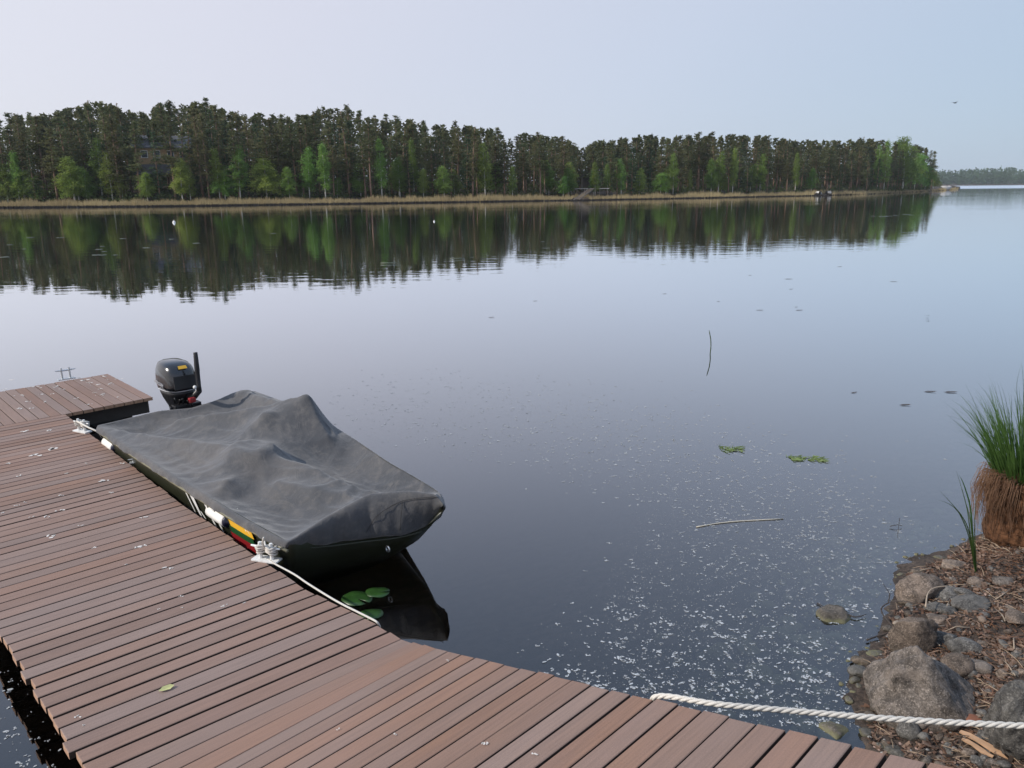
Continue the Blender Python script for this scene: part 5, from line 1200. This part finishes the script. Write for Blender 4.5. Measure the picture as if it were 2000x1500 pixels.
# twigs
def twig(name, P, r_, m, lab, subs=()):
    b = MB(); n = len(P); b.tube(P, [r_*(1-.6*i/(n-1)) for i in range(n)], 5)
    for S in subs: b.tube(S, [r_*.7, r_*.5, r_*.3][:len(S)] if len(S) <= 3 else r_*.5, 4)
    return tag(b.build(name, m, None, True), lab, 'twig')
def pw(x, y, z): return px(x, y, z)
twig('twig', smooth_path([pw(1750, 1228, .03), pw(1732, 1210, .05), pw(1721, 1190, .07), pw(1735, 1178, .09), pw(1765, 1174, .12), pw(1800, 1182, .13)], 24), .005, M_twig, 'dark bent twig arching over the water above the tapered stone', [[pw(1735, 1178, .09), pw(1738, 1160, .12), pw(1725, 1140, .14)]])
twig('twig', smooth_path([pw(1693, 1250, .012), pw(1712, 1243, .014), pw(1730, 1238, .02), pw(1742, 1228, .03)], 12), .005, M_twig, 'short dark twig lying on the water by the bank')
twig('twig', smooth_path([pw(1808, 1186, .14), pw(1812, 1160, .17), pw(1825, 1148, .18), pw(1852, 1144, .19)], 16), .0045, M_paletwig, 'pale curved twig standing beside the angular brown stone')
twig('twig', smooth_path([pw(1655, 1200, .01), pw(1672, 1205, .012), pw(1692, 1200, .012)], 8), .005, M_twig, 'thin dark twig right of the stone standing in the water')
twig('twig', smooth_path([pw(1596, 1178, .006), pw(1610, 1186, .006)], 5), .004, M_twig, 'small twig end left of the stone standing in the water')
twig('twig', smooth_path([pw(1738, 1028, .01), pw(1752, 1025, .02), pw(1762, 1027, .01)], 6), .003, M_twig, 'dark floating twig off the upper bank', [[pw(1757, 1012, .06), pw(1755, 1030, .02), pw(1753, 1050, .0)]])
twig('twig', smooth_path([pw(1884, 1082, .03), pw(1885, 1070, .06), pw(1893, 1072, .06)], 6), .005, M_twig, 'tiny dark hooked twig left of the sedge')
for k in range(10):
    x, y = rng.uniform(1770, 1990), rng.uniform(1110, 1350); p = Vector(pg(x, y)); a = rng.uniform(0, 3.14); l_ = rng.uniform(.08, .22); e = Vector((math.cos(a), math.sin(a), 0))*l_; q = p+e; q.z = gz(q.x, q.y)
    b = MB(); b.tube([p+Vector((0, 0, .018)), (p+q)/2+Vector((0, rng.normal(0, .015), .026)), q+Vector((0, 0, .016))], [.0032, .0028, .0015], 5); tag(b.build('twig', M_paletwig, None, True), 'thin dry stick lying in the litter of the bank', 'twig', 'dry sticks in the bank litter')

# ------------------------------------------------------------------ tussock and sedge
M_sedge = leafmat('sedge_green', (.045, .115, .028), (.11, .21, .05), .4, .5, 3.0); M_dead = leafmat('dead_sedge', (.17, .10, .05), (.36, .24, .14), .3, .8, 9.0)
M_peat = simple('peat_brown', (.085, .040, .020), .95, 0, .75, 26, .2, .05)
tb = pg(1988, 1050); tb[2] = gz(tb[0], tb[1]); D_ = np.linalg.norm(tb-CAM); wT = 132/FPX*D_/2; zT = z_for(tb[0], tb[1], 925)
ts = empty('sedge_tussock', (tb[0], tb[1], tb[2])); tag(ts, 'tall green sedge tussock on a rust brown root column at the right edge', 'tussock')
hT = zT-tb[2]; rings = []
for t, r_ in ((-.05, 1.0), (.1, 1.02), (.3, .92), (.5, .96), (.7, 1.04), (.88, .98), (1.0, .7), (1.03, .2)):
    rings.append([(wT*r_*.76*(1+.13*nval(math.cos(a)*2, math.sin(a)*2+t*3, 1.3, 8)+.06*nval(a*6, t*9, 1, 2))*math.cos(a), wT*r_*.76*(1+.13*nval(math.cos(a)*2, math.sin(a)*2+t*3, 1.3, 8)+.06*nval(a*6, t*9, 1, 2))*math.sin(a), hT*t) for a in np.linspace(0, 2*math.pi, 41)[:-1]])
b = MB(); b.loft(rings); b.build('root_column', M_peat, ts, True)
def blade_strip(b, p, d, L_, w, droop, n=7, tip=.1):
    d = Vector(d).normalized(); s_ = Vector((-d.y, d.x, 0)); s_ = s_.normalized() if s_.length > 1e-3 else Vector((1, 0, 0)); a = rng.uniform(0, 3.14); s_ = Matrix.Rotation(a, 3, 'Z') @ s_
    V = []; hd = Vector((d.x, d.y, 0))
    for i in range(n):
        t = i/(n-1); c_ = Vector(p)+d*L_*t+hd*droop*t*t*L_-Vector((0, 0, 1))*abs(droop)*.6*t**3*L_; ww = w*(1-t**1.6)*.5+w*.03; V += [c_-s_*ww, c_+s_*ww]
    b.add(V, [(2*i, 2*i+1, 2*i+3, 2*i+2) for i in range(n-1)])
b = MB()
for k in range(760):
    a = rng.uniform(0, 6.28); r_ = wT*.72*math.sqrt(rng.random()); L_ = rng.uniform(.28, .62)*(1.25 if rng.random() < .12 else 1); tl_ = .08+.42*r_/wT+abs(rng.normal(0, .08))
    blade_strip(b, (r_*math.cos(a), r_*math.sin(a), hT*.93), (math.cos(a)*tl_+rng.normal(0, .07), math.sin(a)*tl_+rng.normal(0, .07), 1), L_, .0065, rng.uniform(.05, .45)*(2 if rng.random() < .08 else 1))
b.build('green_blades', M_sedge, ts)['kind'] = 'stuff'
b = MB()
for k in range(380):
    a = rng.uniform(2.7, 3.9) if rng.random() < .5 else rng.uniform(0, 6.28); r_ = wT*.77; L_ = rng.uniform(.08, .5)**1.3*hT*2.4
    p_ = Vector((r_*math.cos(a), r_*math.sin(a), hT*rng.uniform(.72, 1.02))); pts = []
    pr = rng.uniform(.02, .10); pts = [p_*1.0, p_+Vector((math.cos(a)*pr*.7, math.sin(a)*pr*.7, .02)), p_+Vector((math.cos(a)*pr, math.sin(a)*pr, -L_*.3)), p_+Vector((math.cos(a)*pr*.8+rng.normal(0, .02), math.sin(a)*pr*.8+rng.normal(0, .02), -L_*.75))]
    pts[0] = Vector((p_.x*.6, p_.y*.6, p_.z)); b.tube(pts, [.0014, .0018, .0014, .0006], 3, False)
b.build('dead_straw', M_dead, ts)['kind'] = 'stuff'
def lone(name, ptsl, w, m, lab):
    b = MB()
    for pts in ptsl:
        P_ = smooth_path(pts, 14); V = []; side_ = Vector((.8, .6, 0)).normalized()
        for i, c_ in enumerate(P_): t = i/13; ww = w*(1-t**1.8)*.5+.0006; V += [c_-side_*ww, c_+side_*ww]
        b.add(V, [(2*i, 2*i+1, 2*i+3, 2*i+2) for i in range(13)])
    return b
Yt = tb[1]
b = lone('x', [[pd(1948, 905, Yt), pd(1925, 860, Yt-.05), pd(1890, 825, Yt-.08), pd(1850, 811, Yt-.1)], [pd(1945, 912, Yt), pd(1918, 870, Yt-.05), pd(1885, 840, Yt-.08), pd(1852, 812, Yt-.1)],
 [pd(1990, 850, Yt), pd(1988, 790, Yt), pd(1986, 750, Yt), pd(1994, 712, Yt)], [pd(1998, 850, Yt), pd(1999, 780, Yt), pd(1998, 735, Yt), pd(1995, 708, Yt)], [pd(1975, 860, Yt), pd(1976, 800, Yt), pd(1975, 770, Yt)], [pd(1960, 880, Yt), pd(1945, 835, Yt), pd(1925, 800, Yt), pd(1912, 785, Yt)], [pd(1970, 880, Yt), pd(1960, 830, Yt), pd(1945, 790, Yt)]], .008, M_sedge, '')
o = b.build('arching_blade', M_sedge, ts); o.matrix_parent_inverse = Matrix.Translation(-Vector(tb))
pb0 = pg(1906, 1118); Ys = pb0[1]; sdg = empty('sedge_shoot', pb0); tag(sdg, 'small clump of long green sedge blades leaning left in front of the tussock', 'sedge')
for pts in ([(1906, 1118), (1900, 1050), (1895, 990), (1882, 945), (1873, 928)], [(1904, 1112), (1897, 1060), (1890, 1000), (1880, 960), (1868, 920)], [(1905, 1100), (1893, 1040), (1880, 1010), (1860, 985), (1835, 958)], [(1903, 1105), (1893, 1050), (1875, 1005), (1855, 985), (1831, 976)], [(1907, 1115), (1904, 1050), (1904, 1010), (1908, 960)], [(1905, 1110), (1901, 1070), (1896, 1020), (1888, 985)]):
    b = lone('b', [[pd(x, y, Ys-.02*i) for i, (x, y) in enumerate(pts)]], .024 if pts[-1][0] in (1873, 1888) else .013, M_sedge, ''); o = b.build('blade', M_sedge, sdg); o.matrix_parent_inverse = Matrix.Translation(-Vector(pb0))

# ------------------------------------------------------------------ tell alike neighbours apart by their order from the left
bpy.context.view_layer.update()
ORD = ['first', 'second', 'third', 'fourth', 'fifth', 'sixth', 'seventh', 'eighth', 'ninth', 'tenth', 'eleventh', 'twelfth', 'thirteenth', 'fourteenth', 'fifteenth', 'sixteenth', 'seventeenth', 'eighteenth', 'nineteenth', 'twentieth']
sets = {}
for o in COL.objects:
    if o.parent is None and o.get('label') and o.get('category'): sets.setdefault(o['label'], []).append(o)
for lb, os_ in sets.items():
    if len(os_) < 2 or len(os_) > 20: continue
    os_.sort(key=lambda o: proj(o.matrix_world.translation)[0])
    n = len(os_); names = ['left', 'right'] if n == 2 else ['left', 'middle', 'right'] if n == 3 else [ORD[i]+' from left,' for i in range(n)]
    for nm, o in zip(names, os_): o['label'] = nm+' '+lb
